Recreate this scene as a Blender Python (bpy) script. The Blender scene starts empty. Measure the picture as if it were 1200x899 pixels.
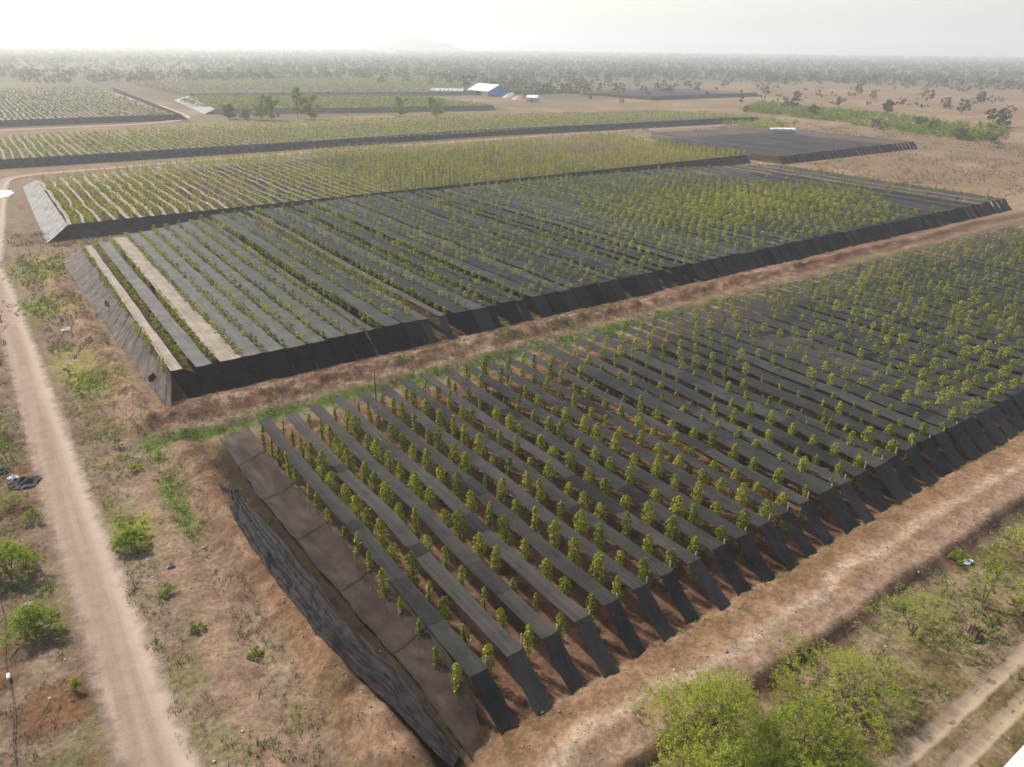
import bpy, math, random
import numpy as np
from mathutils import Vector, Matrix

random.seed(7)
RNG = np.random.default_rng(11)
SC = bpy.context.scene
COL = SC.collection

# ------------------------------------------------------------------ camera, sky, sun, exposure
# World axes: X runs along the front edge of the fields, Y along the net strips, away from the lens.
CAM = Vector((-17.5, -26.8, 35.0))
VIEW_AZ, PITCH, ROLL = math.radians(54.7), math.radians(24.46), math.radians(0.65)
cd = bpy.data.cameras.new('camera'); co = bpy.data.objects.new('camera', cd); COL.objects.link(co)
fw = Vector((math.cos(VIEW_AZ) * math.cos(PITCH), math.sin(VIEW_AZ) * math.cos(PITCH), -math.sin(PITCH)))
right0 = fw.cross(Vector((0, 0, 1))).normalized(); up0 = right0.cross(fw)
right = right0 * math.cos(ROLL) + up0 * math.sin(ROLL); up = -right0 * math.sin(ROLL) + up0 * math.cos(ROLL)
M = Matrix((right, up, -fw)).transposed().to_4x4(); M.translation = CAM
co.matrix_world = M
cd.sensor_width = 36; cd.lens = 36 * 865 / 1200; cd.clip_start = 0.5; cd.clip_end = 20000
SC.camera = co

SUN_AZ, SUN_EL = math.radians(107), math.radians(45)
sun_dir = Vector((math.cos(SUN_AZ) * math.cos(SUN_EL), math.sin(SUN_AZ) * math.cos(SUN_EL), math.sin(SUN_EL)))
w = bpy.data.worlds.new('World'); SC.world = w; w.use_nodes = True
nt = w.node_tree; bg = nt.nodes['Background']
sky = nt.nodes.new('ShaderNodeTexSky'); sky.sky_type = 'NISHITA'; sky.sun_disc = False
sky.sun_elevation = SUN_EL; sky.sun_rotation = math.radians(90) - SUN_AZ
sky.dust_density = 2.0; sky.air_density = 1.0; sky.ozone_density = 1.0
nt.links.new(sky.outputs[0], bg.inputs[0]); bg.inputs[1].default_value = 0.125
sl = bpy.data.lights.new('sun', 'SUN'); sl.energy = 3.6; sl.angle = math.radians(3); sl.color = (1.0, 0.93, 0.82)
so = bpy.data.objects.new('sun', sl); COL.objects.link(so)
so.rotation_euler = (-sun_dir).to_track_quat('-Z', 'Y').to_euler()
SC.view_settings.view_transform = 'Standard'; SC.view_settings.look = 'None'
SC.view_settings.gamma = 1.0; SC.view_settings.exposure = 0.85
HAZE = 0.00036

# ------------------------------------------------------------------ helpers
def ordn(n):
    if 10 <= n % 100 <= 20: s = 'th'
    else: s = {1: 'st', 2: 'nd', 3: 'rd'}.get(n % 10, 'th')
    return f'{n}{s}'

def tag(o, label=None, cat=None, group=None, kind=None):
    if label: o['label'] = label
    if cat: o['category'] = cat
    if group: o['group'] = group
    if kind: o['kind'] = kind
    return o

def link(name, mesh, mat=None, parent=None, loc=None):
    o = bpy.data.objects.new(name, mesh); COL.objects.link(o)
    if mat is not None and not mesh.materials:
        for m in (mat if isinstance(mat, (list, tuple)) else [mat]): mesh.materials.append(m)
    if parent: o.parent = parent
    if loc is not None: o.location = loc
    return o

def empty(name, loc, rz=0):
    o = bpy.data.objects.new(name, None); COL.objects.link(o); o.location = loc; o.rotation_euler = (0, 0, rz)
    o.empty_display_size = 0.3
    return o

def np_mesh(name, V, F, tint=None, col=None, smooth=False, matidx=None):
    """V (n,3); F (m,k) with k constant."""
    V = np.asarray(V, np.float32); F = np.asarray(F, np.int32)
    me = bpy.data.meshes.new(name)
    k = F.shape[1]
    me.vertices.add(len(V)); me.vertices.foreach_set('co', V.ravel())
    me.loops.add(F.size); me.loops.foreach_set('vertex_index', F.ravel())
    me.polygons.add(len(F))
    me.polygons.foreach_set('loop_start', np.arange(0, F.size, k, dtype=np.int32))
    if smooth: me.polygons.foreach_set('use_smooth', np.ones(len(F), bool))
    if matidx is not None: me.polygons.foreach_set('material_index', np.asarray(matidx, np.int32))
    me.update(calc_edges=True)
    if tint is not None:
        a = me.attributes.new('tint', 'FLOAT', 'POINT'); a.data.foreach_set('value', np.asarray(tint, np.float32))
    if col is not None:
        a = me.color_attributes.new('soil', 'FLOAT_COLOR', 'POINT')
        c = np.ones((len(V), 4), np.float32); c[:, :3] = col; a.data.foreach_set('color', c.ravel())
    return me

def _hash(ix, iy, s):
    h = (ix.astype(np.int64) * 374761393 + iy.astype(np.int64) * 668265263 + s * 1274126177) & 0x7fffffff
    h = ((h ^ (h >> 13)) * 1274126177) & 0x7fffffff
    return ((h ^ (h >> 16)) & 0xffff) / 65535.0

def vn(x, y, scale, s=0):
    x = np.asarray(x, float) / scale; y = np.asarray(y, float) / scale
    ix, iy = np.floor(x), np.floor(y); fx, fy = x - ix, y - iy
    fx = fx * fx * (3 - 2 * fx); fy = fy * fy * (3 - 2 * fy)
    a = _hash(ix, iy, s); b = _hash(ix + 1, iy, s); c = _hash(ix, iy + 1, s); d = _hash(ix + 1, iy + 1, s)
    return (a * (1 - fx) + b * fx) * (1 - fy) + (c * (1 - fx) + d * fx) * fy

def fbm(x, y, scale, s=0, n=4):
    r = 0; a = 1; t = 0
    for i in range(n):
        r = r + a * vn(x, y, scale / 2 ** i, s + i * 17); t += a; a *= 0.55
    return r / t

def ss(a, b, x):
    t = np.clip((x - a) / (b - a), 0, 1); return t * t * (3 - 2 * t)

def box_pts(x0, x1, y0, y1, z0, z1):
    V = [(x0, y0, z0), (x1, y0, z0), (x1, y1, z0), (x0, y1, z0), (x0, y0, z1), (x1, y0, z1), (x1, y1, z1), (x0, y1, z1)]
    F = [(0, 3, 2, 1), (4, 5, 6, 7), (0, 1, 5, 4), (1, 2, 6, 5), (2, 3, 7, 6), (3, 0, 4, 7)]
    return V, F

def tube(paths, n=6):
    """paths: list of lists of (x,y,z,r) -> V,F (quads, capped by collapsing last ring)."""
    V, F = [], []
    for P in paths:
        base = len(V)
        for i, p in enumerate(P):
            a = Vector(P[max(i - 1, 0)][:3]); b = Vector(P[min(i + 1, len(P) - 1)][:3])
            d = (b - a).normalized() if (b - a).length > 1e-6 else Vector((0, 0, 1))
            u = d.orthogonal().normalized() if i == 0 else (u - d * u.dot(d)).normalized()
            v = d.cross(u)
            for k in range(n):
                t = 2 * math.pi * k / n
                V.append(tuple(Vector(p[:3]) + (u * math.cos(t) + v * math.sin(t)) * p[3]))
        for i in range(len(P) - 1):
            for k in range(n):
                a = base + i * n + k; b = base + i * n + (k + 1) % n
                F.append((a, b, b + n, a + n))
        e = base + (len(P) - 1) * n
        for k in range(1, n - 1, 2):
            F.append((e, e + k, e + k + 1, e + (k + 2) % n))
    return np.array(V), np.array(F)

def leaf_cloud(P, N, L, rng, wr=0.6):
    """P centres (n,3), N preferred normals, L lengths -> diamond leaves."""
    n = len(P)
    N = N + rng.normal(0, 0.55, (n, 3)); N /= np.linalg.norm(N, axis=1, keepdims=True) + 1e-9
    A = np.cross(N, rng.normal(0, 1, (n, 3))); A /= np.linalg.norm(A, axis=1, keepdims=True) + 1e-9
    B = np.cross(N, A)
    L = np.asarray(L).reshape(-1, 1)
    V = np.empty((n, 4, 3))
    V[:, 0] = P - A * L * 0.5; V[:, 1] = P + B * L * wr * 0.5 + A * L * 0.05
    V[:, 2] = P + A * L * 0.5 - N * L * 0.12; V[:, 3] = P - B * L * wr * 0.5 + A * L * 0.05
    F = np.arange(n * 4).reshape(n, 4)
    return V.reshape(-1, 3), F

# ------------------------------------------------------------------ materials
def new_mat(name):
    m = bpy.data.materials.new(name); m.use_nodes = True
    t = m.node_tree; b = t.nodes['Principled BSDF']; o = t.nodes['Material Output']
    return m, t, b, o

def nd(t, kind, **kw):
    n = t.nodes.new(kind)
    for k, v in kw.items():
        if k.startswith('i_'): n.inputs[k[2:].replace('_', ' ')].default_value = v
        else: setattr(n, k, v)
    return n

def mixc(t, fac, a, b, mode='MIX'):
    n = t.nodes.new('ShaderNodeMix'); n.data_type = 'RGBA'; n.blend_type = mode
    for sock, v in ((0, fac), (6, a), (7, b)):
        if hasattr(v, 'links'): t.links.new(v, n.inputs[sock])
        else: n.inputs[sock].default_value = v if sock == 0 else (v[0], v[1], v[2], 1)
    return n.outputs[2]

def ramp(t, v, lo, hi, a=0.0, b=1.0):
    n = t.nodes.new('ShaderNodeMapRange'); n.interpolation_type = 'SMOOTHSTEP'
    t.links.new(v, n.inputs[0]); n.inputs[1].default_value = lo; n.inputs[2].default_value = hi
    n.inputs[3].default_value = a; n.inputs[4].default_value = b
    return n.outputs[0]

def coords(t, scale=(1, 1, 1), kind='Object'):
    tc = t.nodes.new('ShaderNodeTexCoord'); mp = t.nodes.new('ShaderNodeMapping')
    t.links.new(tc.outputs[kind], mp.inputs[0]); mp.inputs['Scale'].default_value = scale
    return mp.outputs[0]

def noise(t, vec, scale, detail=4, rough=0.6):
    n = nd(t, 'ShaderNodeTexNoise'); t.links.new(vec, n.inputs['Vector'])
    n.inputs['Scale'].default_value = scale; n.inputs['Detail'].default_value = detail; n.inputs['Roughness'].default_value = rough
    return n.outputs['Fac']

def leaf_mat(name, dark, mid, light, trans=0.3):
    m, t, b, o = new_mat(name)
    at = nd(t, 'ShaderNodeAttribute', attribute_name='tint')
    g = t.nodes.new('ShaderNodeNewGeometry')
    ma = t.nodes.new('ShaderNodeMath'); ma.operation = 'MULTIPLY_ADD'
    t.links.new(g.outputs['Random Per Island'], ma.inputs[0]); ma.inputs[1].default_value = 0.55
    mb = t.nodes.new('ShaderNodeMath'); mb.operation = 'MULTIPLY'; t.links.new(at.outputs['Fac'], mb.inputs[0]); mb.inputs[1].default_value = 0.6
    t.links.new(mb.outputs[0], ma.inputs[2])
    cr = t.nodes.new('ShaderNodeValToRGB'); t.links.new(ma.outputs[0], cr.inputs[0])
    e = cr.color_ramp.elements; e[0].color = (*dark, 1); e[0].position = 0.1; e[1].color = (*light, 1); e[1].position = 0.95
    x = e.new(0.5); x.color = (*mid, 1)
    t.links.new(cr.outputs[0], b.inputs['Base Color']); b.inputs['Roughness'].default_value = 0.55
    b.inputs['Specular IOR Level'].default_value = 0.12
    tr = t.nodes.new('ShaderNodeBsdfTranslucent'); t.links.new(cr.outputs[0], tr.inputs[0])
    mx = t.nodes.new('ShaderNodeMixShader'); mx.inputs[0].default_value = trans
    t.links.new(b.outputs[0], mx.inputs[1]); t.links.new(tr.outputs[0], mx.inputs[2]); t.links.new(mx.outputs[0], o.inputs[0])
    return m

def plain_mat(name, c, rough=0.7, var=0.25, scale=3.0, metallic=0.0):
    m, t, b, o = new_mat(name)
    f = noise(t, coords(t), scale, 5)
    t.links.new(mixc(t, f, [v * (1 - var) for v in c], [min(1, v * (1 + var)) for v in c]), b.inputs['Base Color'])
    b.inputs['Roughness'].default_value = rough; b.inputs['Metallic'].default_value = metallic
    return m

def net_mat(name, streak=(7, 0.12, 1)):
    """woven shade cloth: object colour gives its dye, object alpha how closely it is woven"""
    m, t, b, o = new_mat(name)
    oi = t.nodes.new('ShaderNodeObjectInfo')
    v = coords(t, streak); s = noise(t, v, 1.0, 5, 0.65)
    v2 = coords(t, (1, 1, 1)); s2 = noise(t, v2, 0.45, 5, 0.65)
    c1 = mixc(t, ramp(t, s, 0.3, 0.72), (0.80, 0.80, 0.80), (1.16, 1.16, 1.15))
    c2 = mixc(t, ramp(t, s2, 0.36, 0.66), (0.82, 0.82, 0.82), (1.18, 1.17, 1.14))
    # dust blown onto the cloth
    c = mixc(t, 1.0, oi.outputs['Color'], c1, 'MULTIPLY'); c = mixc(t, 1.0, c, c2, 'MULTIPLY')
    s3 = noise(t, v2, 2.2, 6, 0.7)
    c = mixc(t, ramp(t, s3, 0.62, 0.8, 0, 0.22), c, (0.11, 0.09, 0.075))
    t.links.new(c, b.inputs['Base Color']); b.inputs['Roughness'].default_value = 0.62
    b.inputs['Specular IOR Level'].default_value = 0.07
    tr = t.nodes.new('ShaderNodeBsdfTransparent')
    mx = t.nodes.new('ShaderNodeMixShader')
    fa = t.nodes.new('ShaderNodeMath'); fa.operation = 'MULTIPLY_ADD'; t.links.new(ramp(t, s, 0.25, 0.75), fa.inputs[0]); fa.inputs[1].default_value = 0.14
    sb = t.nodes.new('ShaderNodeMath'); sb.operation = 'SUBTRACT'; t.links.new(oi.outputs['Alpha'], sb.inputs[0]); sb.inputs[1].default_value = 0.07
    t.links.new(sb.outputs[0], fa.inputs[2]); fa.use_clamp = True
    t.links.new(fa.outputs[0], mx.inputs[0]); t.links.new(tr.outputs[0], mx.inputs[1]); t.links.new(b.outputs[0], mx.inputs[2])
    bp = t.nodes.new('ShaderNodeBump'); bp.inputs['Strength'].default_value = 0.2; bp.inputs['Distance'].default_value = 0.05
    t.links.new(s, bp.inputs['Height']); t.links.new(bp.outputs[0], b.inputs['Normal'])
    t.links.new(mx.outputs[0], o.inputs[0])
    return m

NET = net_mat('shade_cloth')
NETX = net_mat('shade_cloth_hung', (0.9, 0.9, 0.9))
NETS = net_mat('shade_cloth_slack', (2.4, 0.2, 0.6))
PEPPER = leaf_mat('pepper_leaves', (0.06, 0.08, 0.009), (0.18, 0.20, 0.017), (0.38, 0.36, 0.035), 0.4)
FEATHER = leaf_mat('feathery_leaves', (0.13, 0.165, 0.02), (0.265, 0.30, 0.036), (0.40, 0.41, 0.07), 0.45)
SHRUB = leaf_mat('shrub_leaves', (0.08, 0.13, 0.011), (0.18, 0.24, 0.018), (0.31, 0.36, 0.033), 0.4)
FARLEAF = leaf_mat('tree_leaves', (0.03, 0.042, 0.018), (0.06, 0.075, 0.028), (0.10, 0.11, 0.042), 0.25)
GREENGRASS = leaf_mat('green_grass_blades', (0.06, 0.11, 0.015), (0.13, 0.20, 0.03), (0.25, 0.29, 0.06), 0.3)
DRYGRASS = leaf_mat('dry_grass_blades', (0.13, 0.09, 0.055), (0.21, 0.165, 0.10), (0.31, 0.26, 0.16), 0.3)
WOOD = plain_mat('weathered_post', (0.13, 0.095, 0.07), 0.85, 0.4, 4)
BARK = plain_mat('bark', (0.14, 0.10, 0.07), 0.9, 0.4, 5)
WHITE = plain_mat('white_sheet', (0.74, 0.74, 0.73), 0.5, 0.06, 2)
BLUE = plain_mat('blue_cladding', (0.06, 0.20, 0.50), 0.5, 0.1, 2)
GREY = plain_mat('grey_cladding', (0.33, 0.33, 0.32), 0.6, 0.15, 2)
BLACKP = plain_mat('black_plastic', (0.014, 0.014, 0.016), 0.8, 0.3, 3)
STONE = plain_mat('pale_rubble', (0.36, 0.31, 0.27), 0.8, 0.2, 6)

# ------------------------------------------------------------------ terrain
A_X0, A_Y1 = -1.25, 38.4
def b_back(x): return np.interp(x, [-6, 5, 21, 50, 99, 159, 175, 194], [121, 128, 136, 138, 137.5, 133.4, 127, 118])
def c_back(x): return np.interp(x, [-6, 31, 89, 157, 200], [205, 220, 229, 222, 211])

def in_fields(x, y, pad=0.0):
    f = (x > A_X0 - 3 - pad) & (x < 160) & (y > -2.4 - pad) & (y < A_Y1 + 0.8 + pad)
    f |= (x > -8 - pad) & (x < 191 + pad) & (y > 52 - pad) & (y < b_back(x) + pad)
    f |= (x > -9 - pad) & (x < 201 + pad) & (y > 139 - pad) & (y < c_back(x) + pad)
    f |= (x > 203 - pad) & (x < 294 + pad) & (y > 130 - pad) & (y < 211 + pad)
    f |= (x > -260) & (x < 345) & (y > 248 - pad) & (y < 334 + pad)
    return f

def height(x, y):
    x = np.asarray(x, float); y = np.asarray(y, float)
    near = ss(220, 120, np.hypot(x, y))
    z = (fbm(x, y, 9, 3) - 0.5) * 0.35 * near
    road = ss(3.2, 1.4, np.abs(x + 17.7 - 0.4 * np.sin(y / 23)))
    flat = in_fields(x, y, -0.5)
    z = np.where(flat, z * 0.3, z)
    rough = (fbm(x, y, 1.1, 9, 3) - 0.5)
    wob = (fbm(x, y, 5, 21, 3) - 0.5)
    # ditch and bank beside the torn side net of the first field
    yy = ss(-6, -2, y) * ss(44, 40, y)
    c = -6.9 + (y - 20) * -0.035 + wob * 0.9
    z += yy * (0.85 * np.exp(-((x - c) / 1.15) ** 2) - 1.25 * np.exp(-((x - c - 2.25) / 0.75) ** 2)) * (1 + rough * 0.8)
    c3 = -10.2 + wob * 0.8
    z -= yy * 0.28 * np.exp(-((x - c3) / 0.8) ** 2)
    # low banks and grass drain between first and second field
    xx = ss(-13, -8, x) * ss(200, 185, x)
    c = 48.7 + wob * 1.6
    z += xx * 0.75 * np.exp(-((y - c) / 1.5) ** 2) * (1 + rough * 1.3)
    z -= xx * 0.45 * np.exp(-((y - 43.4 - wob) / 1.1) ** 2)
    # bank along the side net of the second field
    yy2 = ss(45, 49, y) * ss(128, 120, y)
    c = -9.6 - (y - 51) * 0.035 + wob * 1.2
    z += yy2 * 0.6 * np.exp(-((x - c) / 1.3) ** 2) * (1 + rough * 1.1)
    # bench of bare soil before the first field, with its cut edge and the gully below
    e = -8.0 + wob * 0.9
    bench = ss(-4, 1, x) * ss(-2.2, -3.4, y) * ss(e - 0.4, e, y)
    z += bench * (0.22 + 0.18 * np.exp(-((y + 6.0 - wob) / 1.1) ** 2))
    low = ss(-4, 3, x) * ss(e, e - 0.8, y)
    z -= low * (0.38 + 0.22 * np.exp(-((y - e + 1.4) / 0.8) ** 2)) * (1 + rough * .9)
    # wheel tracks lower right
    tr = ss(6, 12, x)
    for c0 in (-16.2, -18.0):
        z -= tr * 0.10 * np.exp(-((y - c0) / 0.35) ** 2)
    z += (rough * 0.2 + (fbm(x, y, .5, 211, 2) - .5) * .10) * near * (1 - road) * np.where(flat, 0.5, 1)
    z = z * (1 - road) + road * (-0.06)
    return z

_HZ = {}
def hz(x, y): return float(height(np.array([x]), np.array([y]))[0])

def axis(lo, hi, step, far, g):
    a = list(np.arange(lo, hi + 1e-6, step)); s = step; v = a[-1]
    while v < far: s *= g; v += s; a.append(v)
    s = step; v = lo; b = []
    while v > -far: s *= g; v -= s; b.append(v)
    return np.array(b[::-1] + a)
xs = axis(-30, 72, 0.34, 8800, 1.045); ys = axis(-24, 56, 0.34, 8800, 1.045)
X, Y = np.meshgrid(xs, ys); Z = height(X, Y)

def lerp(a, b, f): return a * (1 - f[..., None]) + np.array(b) * f[..., None]
def soil_colour(X, Y):
    n1 = fbm(X, Y, 7, 31, 5); n2 = fbm(X, Y, 2.2, 41, 4); n3 = fbm(X, Y, 40, 51, 4); n4 = fbm(X, Y, 0.9, 61, 2)
    C = np.ones(X.shape + (3,)) * np.array((0.29, 0.21, 0.155))
    C = lerp(C, (0.36, 0.28, 0.20), ss(0.5, 0.68, n1)); C = lerp(C, (0.20, 0.125, 0.085), ss(0.5, 0.66, n2) * 0.8)
    C = lerp(C, (0.24, 0.21, 0.10), ss(0.55, 0.72, fbm(X, Y, 5, 71, 4)) * 0.55)
    C = lerp(C, (0.22, 0.115, 0.065), ss(-18.8, -19.8, X) * ss(.48, .6, fbm(X, Y, 3.5, 231, 4)) * .85)
    C = lerp(C, (0.22, 0.20, 0.09), ss(-9, -12, X) * ss(.5, .66, fbm(X, Y, 3.0, 241, 4)) * .55)
    # pinkish bare soil between road and fields
    pk = ss(-13.6, -12.6, X + (n2 - .5) * 2) * ss(-9.8, -10.6, X + (n2 - .5) * 1.5) * ss(42, 36, Y)
    C = lerp(C, (0.37, 0.245, 0.185), pk * 0.8)
    # reddish banks
    b = np.exp(-((X + 6.6) / 1.9) ** 2) * ss(-8, -2, Y) * ss(45, 42, Y)
    C = lerp(C, (0.27, 0.145, 0.085), np.clip(b * 1.2, 0, 1) * (0.55 + 0.45 * n4)); C = lerp(C, (0.40, 0.28, 0.205), b * ss(0.5, 0.66, n2) * 0.8); C = lerp(C, (0.13, 0.085, 0.05), b * ss(.56, .68, fbm(X, Y, 1.6, 101, 3)) * .7)
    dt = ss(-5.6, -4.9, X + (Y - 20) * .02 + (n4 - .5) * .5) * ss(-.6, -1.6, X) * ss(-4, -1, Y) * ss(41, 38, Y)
    C = lerp(C, (0.05, 0.034, 0.024), dt * .97); C = lerp(C, (0.065, 0.06, 0.022), dt * ss(.52, .64, n2) * .6)  # dark litter by the side net, with the ditch's shadow painted in
    b = ss(45.2, 46.4, Y + (n2 - .5) * 2) * ss(52.8, 51.4, Y) * ss(-12, -8, X) * ss(230, 200, X)
    C = lerp(C, (0.29, 0.155, 0.105), b * 0.9); C = lerp(C, (0.44, 0.31, 0.235), b * ss(0.48, 0.62, n2) * 0.8); C = lerp(C, (0.15, 0.085, 0.055), b * ss(0.5, 0.42, n4) * .7)
    b = np.exp(-((X + 9.5 + (Y - 51) * .035) / 2.0) ** 2) * ss(45, 48, Y) * ss(135, 125, Y)
    C = lerp(C, (0.33, 0.19, 0.125), b * 0.85); C = lerp(C, (0.44, 0.32, 0.24), b * ss(0.5, 0.62, n2) * 0.7)
    # green drain
    g = np.exp(-((Y - 43.6 - (n2 - .5) * 2) / 1.2) ** 2) * ss(-12, -9, X) * ss(90, 45, X)
    C = lerp(C, (0.13, 0.19, 0.04), np.clip(g * 1.3, 0, 1) * ss(.25, .5, n4 * .5 + n2 * .5))
    g = np.exp(-((X + 10.1 + (n2 - .5) * 1.4) / 0.8) ** 2) * ss(24, 29, Y) * ss(48, 44, Y)
    C = lerp(C, (0.15, 0.20, 0.05), np.clip(g, 0, 1) * ss(.3, .5, n2))
    for gx, gy, gr in ((-13, 63, 3.2), (-12, 118, 5), (-13.5, 72, 2.2), (-14, 30, 1.5), (-14, 96, 3)):
        g = np.exp(-(((X - gx) / gr) ** 2 + ((Y - gy) / (gr * 1.5)) ** 2))
        C = lerp(C, (0.30, 0.30, 0.06), np.clip(g * 1.3, 0, 1) * ss(.35, .55, n2))
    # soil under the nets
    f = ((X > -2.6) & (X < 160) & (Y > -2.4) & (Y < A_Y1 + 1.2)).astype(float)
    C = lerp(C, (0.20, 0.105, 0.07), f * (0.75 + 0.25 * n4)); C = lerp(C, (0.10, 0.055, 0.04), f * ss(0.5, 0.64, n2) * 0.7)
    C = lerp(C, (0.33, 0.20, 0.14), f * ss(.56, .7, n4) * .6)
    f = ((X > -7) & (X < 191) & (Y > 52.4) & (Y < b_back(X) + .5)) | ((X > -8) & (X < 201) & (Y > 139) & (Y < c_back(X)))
    C = lerp(C, (0.10, 0.065, 0.045), f.astype(float)); C = lerp(C, (0.13, 0.13, 0.045), f * ss(.5, .6, n2) * (Y < 56))  # shade of the nets painted in as darker soil; green weeds in front
    # bench
    e = -8.0 + (fbm(X, Y, 5, 21, 3) - 0.5) * 0.9
    b = ss(-5, 0, X) * ss(-2.2, -3.0, Y) * ss(e - 0.2, e + .1, Y)
    C = lerp(C, (0.36, 0.225, 0.145), b * 0.95); C = lerp(C, (0.55, 0.42, 0.335), b * np.exp(-((Y + 5.7 - (n1 - .5) * 2.5) / 0.55) ** 2) * 0.9); C = lerp(C, (0.42, 0.285, 0.21), b * ss(-6.2, -6.8, Y))
    C = lerp(C, (0.24, 0.15, 0.09), b * ss(-4.6, -3.4, Y) * ss(.4, .55, n2) * 0.8)
    C = lerp(C, (0.24, 0.125, 0.075), ss(-4, 0, X) * np.exp(-((Y - e + 0.5) / 0.5) ** 2) * 0.75)
    lo = ss(-4, 1, X) * ss(e - .8, e - 1.6, Y)
    C = lerp(C, (0.31, 0.235, 0.15), lo * 0.8); C = lerp(C, (0.20, 0.15, 0.075), lo * ss(.47, .6, n2)); C = lerp(C, (0.20, 0.21, 0.06), lo * ss(.5, .68, n1) * .6)
    # dry open land to the right and far away
    R = np.hypot(X, Y)
    far = ss(110, 190, X + (Y < 52) * 40 - (Y < 40) * 0) * 1.0
    far = np.maximum(far, ss(225, 250, Y)) * ss(130, 190, R)
    C = lerp(C, (0.33, 0.225, 0.145), far * 0.8); C = lerp(C, (0.42, 0.30, 0.20), far * ss(0.48, 0.66, n3)); C = lerp(C, (0.22, 0.155, 0.09), far * ss(.52, .66, n1) * .6)
    rg = np.arctan2(Y - CAM.y, X - CAM.x); right_ = ss(.93, .62, rg) * ss(1150, 850, R)
    C = lerp(C, (0.19, 0.18, 0.075), ss(330, 400, Y) * (1 - right_) * ss(.36, .6, fbm(X, Y, 45, 251, 4)) * .8)
    dk = ss(480, 700, R) * (1 - right_ * .9) * ss(.30, .5, fbm(X, Y, 240, 91, 4) + ss(600, 1600, R) * .2)
    C = lerp(C, (0.13, 0.125, 0.08), dk * .9)
    f = ((X > -300) & (X < 345) & (Y > 249) & (Y < 333)) | ((Y > 372) & (Y < 700) & (X > -300) & (X < 262) & ~((X > 76) & (X < 96)))
    C = lerp(C, (0.17, 0.13, 0.075), f.astype(float) * .9)
    lum = C.mean(-1, keepdims=True); C = (C * 1.06 - lum * .06) * np.array((.985, .995, .95)) * .54
    return C
C0 = soil_colour(X, Y)
# hills stand well inside the haze; ground stays level
nx, ny = len(xs), len(ys)
idx = np.arange(nx * ny).reshape(ny, nx)
F = np.stack([idx[:-1, :-1], idx[:-1, 1:], idx[1:, 1:], idx[1:, :-1]], -1).reshape(-1, 4)

def soil_mat(name, attr=True, base=None):
    m, t, b, o = new_mat(name)
    v = coords(t)
    if attr:
        a = nd(t, 'ShaderNodeVertexColor', layer_name='soil'); c = a.outputs[0]
    else:
        c = mixc(t, noise(t, v, 0.35, 6, .65), base[0], base[1])
    n1 = noise(t, v, 2.6, 8, 0.72); n2 = noise(t, v, 0.55, 6, 0.7); n3 = noise(t, v, 9.0, 4, .7); n4 = noise(t, v, 19.0, 3, .7)
    c = mixc(t, 1.0, c, mixc(t, ramp(t, n1, 0.34, 0.66), (0.68, 0.66, 0.64), (1.26, 1.25, 1.22)), 'MULTIPLY')
    c = mixc(t, 1.0, c, mixc(t, ramp(t, n2, 0.35, 0.65), (0.8, 0.78, 0.76), (1.18, 1.18, 1.16)), 'MULTIPLY')
    c = mixc(t, 1.0, c, mixc(t, ramp(t, n4, 0.36, 0.64), (0.76, 0.75, 0.74), (1.2, 1.2, 1.19)), 'MULTIPLY')
    c = mixc(t, ramp(t, n3, 0.64, 0.74, 0, 0.5), c, (0.27, 0.225, 0.165))       # straw and litter
    c = mixc(t, ramp(t, n3, 0.36, 0.27, 0, 0.55), c, (0.06, 0.042, 0.028))      # dark litter
    t.links.new(c, b.inputs['Base Color']); b.inputs['Roughness'].default_value = 0.95; b.inputs['Specular IOR Level'].default_value = 0.1
    bp = t.nodes.new('ShaderNodeBump'); bp.inputs['Strength'].default_value = 0.5; bp.inputs['Distance'].default_value = 0.08
    t.links.new(n1, bp.inputs['Height']); t.links.new(bp.outputs[0], b.inputs['Normal'])
    return m
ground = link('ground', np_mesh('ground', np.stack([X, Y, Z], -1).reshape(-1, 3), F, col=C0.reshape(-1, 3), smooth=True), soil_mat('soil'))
tag(ground, kind='structure')

# roads: worn edges thin out over the soil
def road_mat(name, a, b_, pale):
    m, t, b, o = new_mat(name)
    v = coords(t); uv = nd(t, 'ShaderNodeAttribute', attribute_name='tint')
    n = noise(t, v, 0.8, 7, .7); n2 = noise(t, v, 7, 5, .7); st = noise(t, coords(t, (1.3, 0.035, 1)), 1, 4, .6)
    c = mixc(t, ramp(t, st, .35, .65), a, b_)
    c = mixc(t, 1.0, c, mixc(t, ramp(t, n, .32, .68), (.9, .89, .88), (1.08, 1.08, 1.08)), 'MULTIPLY')
    c = mixc(t, 1.0, c, mixc(t, ramp(t, n2, .32, .68), (.9, .89, .88), (1.09, 1.09, 1.09)), 'MULTIPLY')
    ac = nd(t, 'ShaderNodeAttribute', attribute_name='across')
    c = mixc(t, ramp(t, ac.outputs['Fac'], -.1, -.55, 0, .8), c, pale)
    t.links.new(c, b.inputs['Base Color']); b.inputs['Roughness'].default_value = .95; b.inputs['Specular IOR Level'].default_value = .1
    ad = t.nodes.new('ShaderNodeMath'); ad.operation = 'ADD'; t.links.new(uv.outputs['Fac'], ad.inputs[0])
    mm = t.nodes.new('ShaderNodeMath'); mm.operation = 'MULTIPLY_ADD'; t.links.new(n, mm.inputs[0]); mm.inputs[1].default_value = 1.1; mm.inputs[2].default_value = -.55
    t.links.new(mm.outputs[0], ad.inputs[1])
    al = ramp(t, ad.outputs[0], .05, .85)
    tr = t.nodes.new('ShaderNodeBsdfTransparent'); mx = t.nodes.new('ShaderNodeMixShader')
    t.links.new(al, mx.inputs[0]); t.links.new(tr.outputs[0], mx.inputs[1]); t.links.new(b.outputs[0], mx.inputs[2]); t.links.new(mx.outputs[0], o.inputs[0])
    return m
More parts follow.
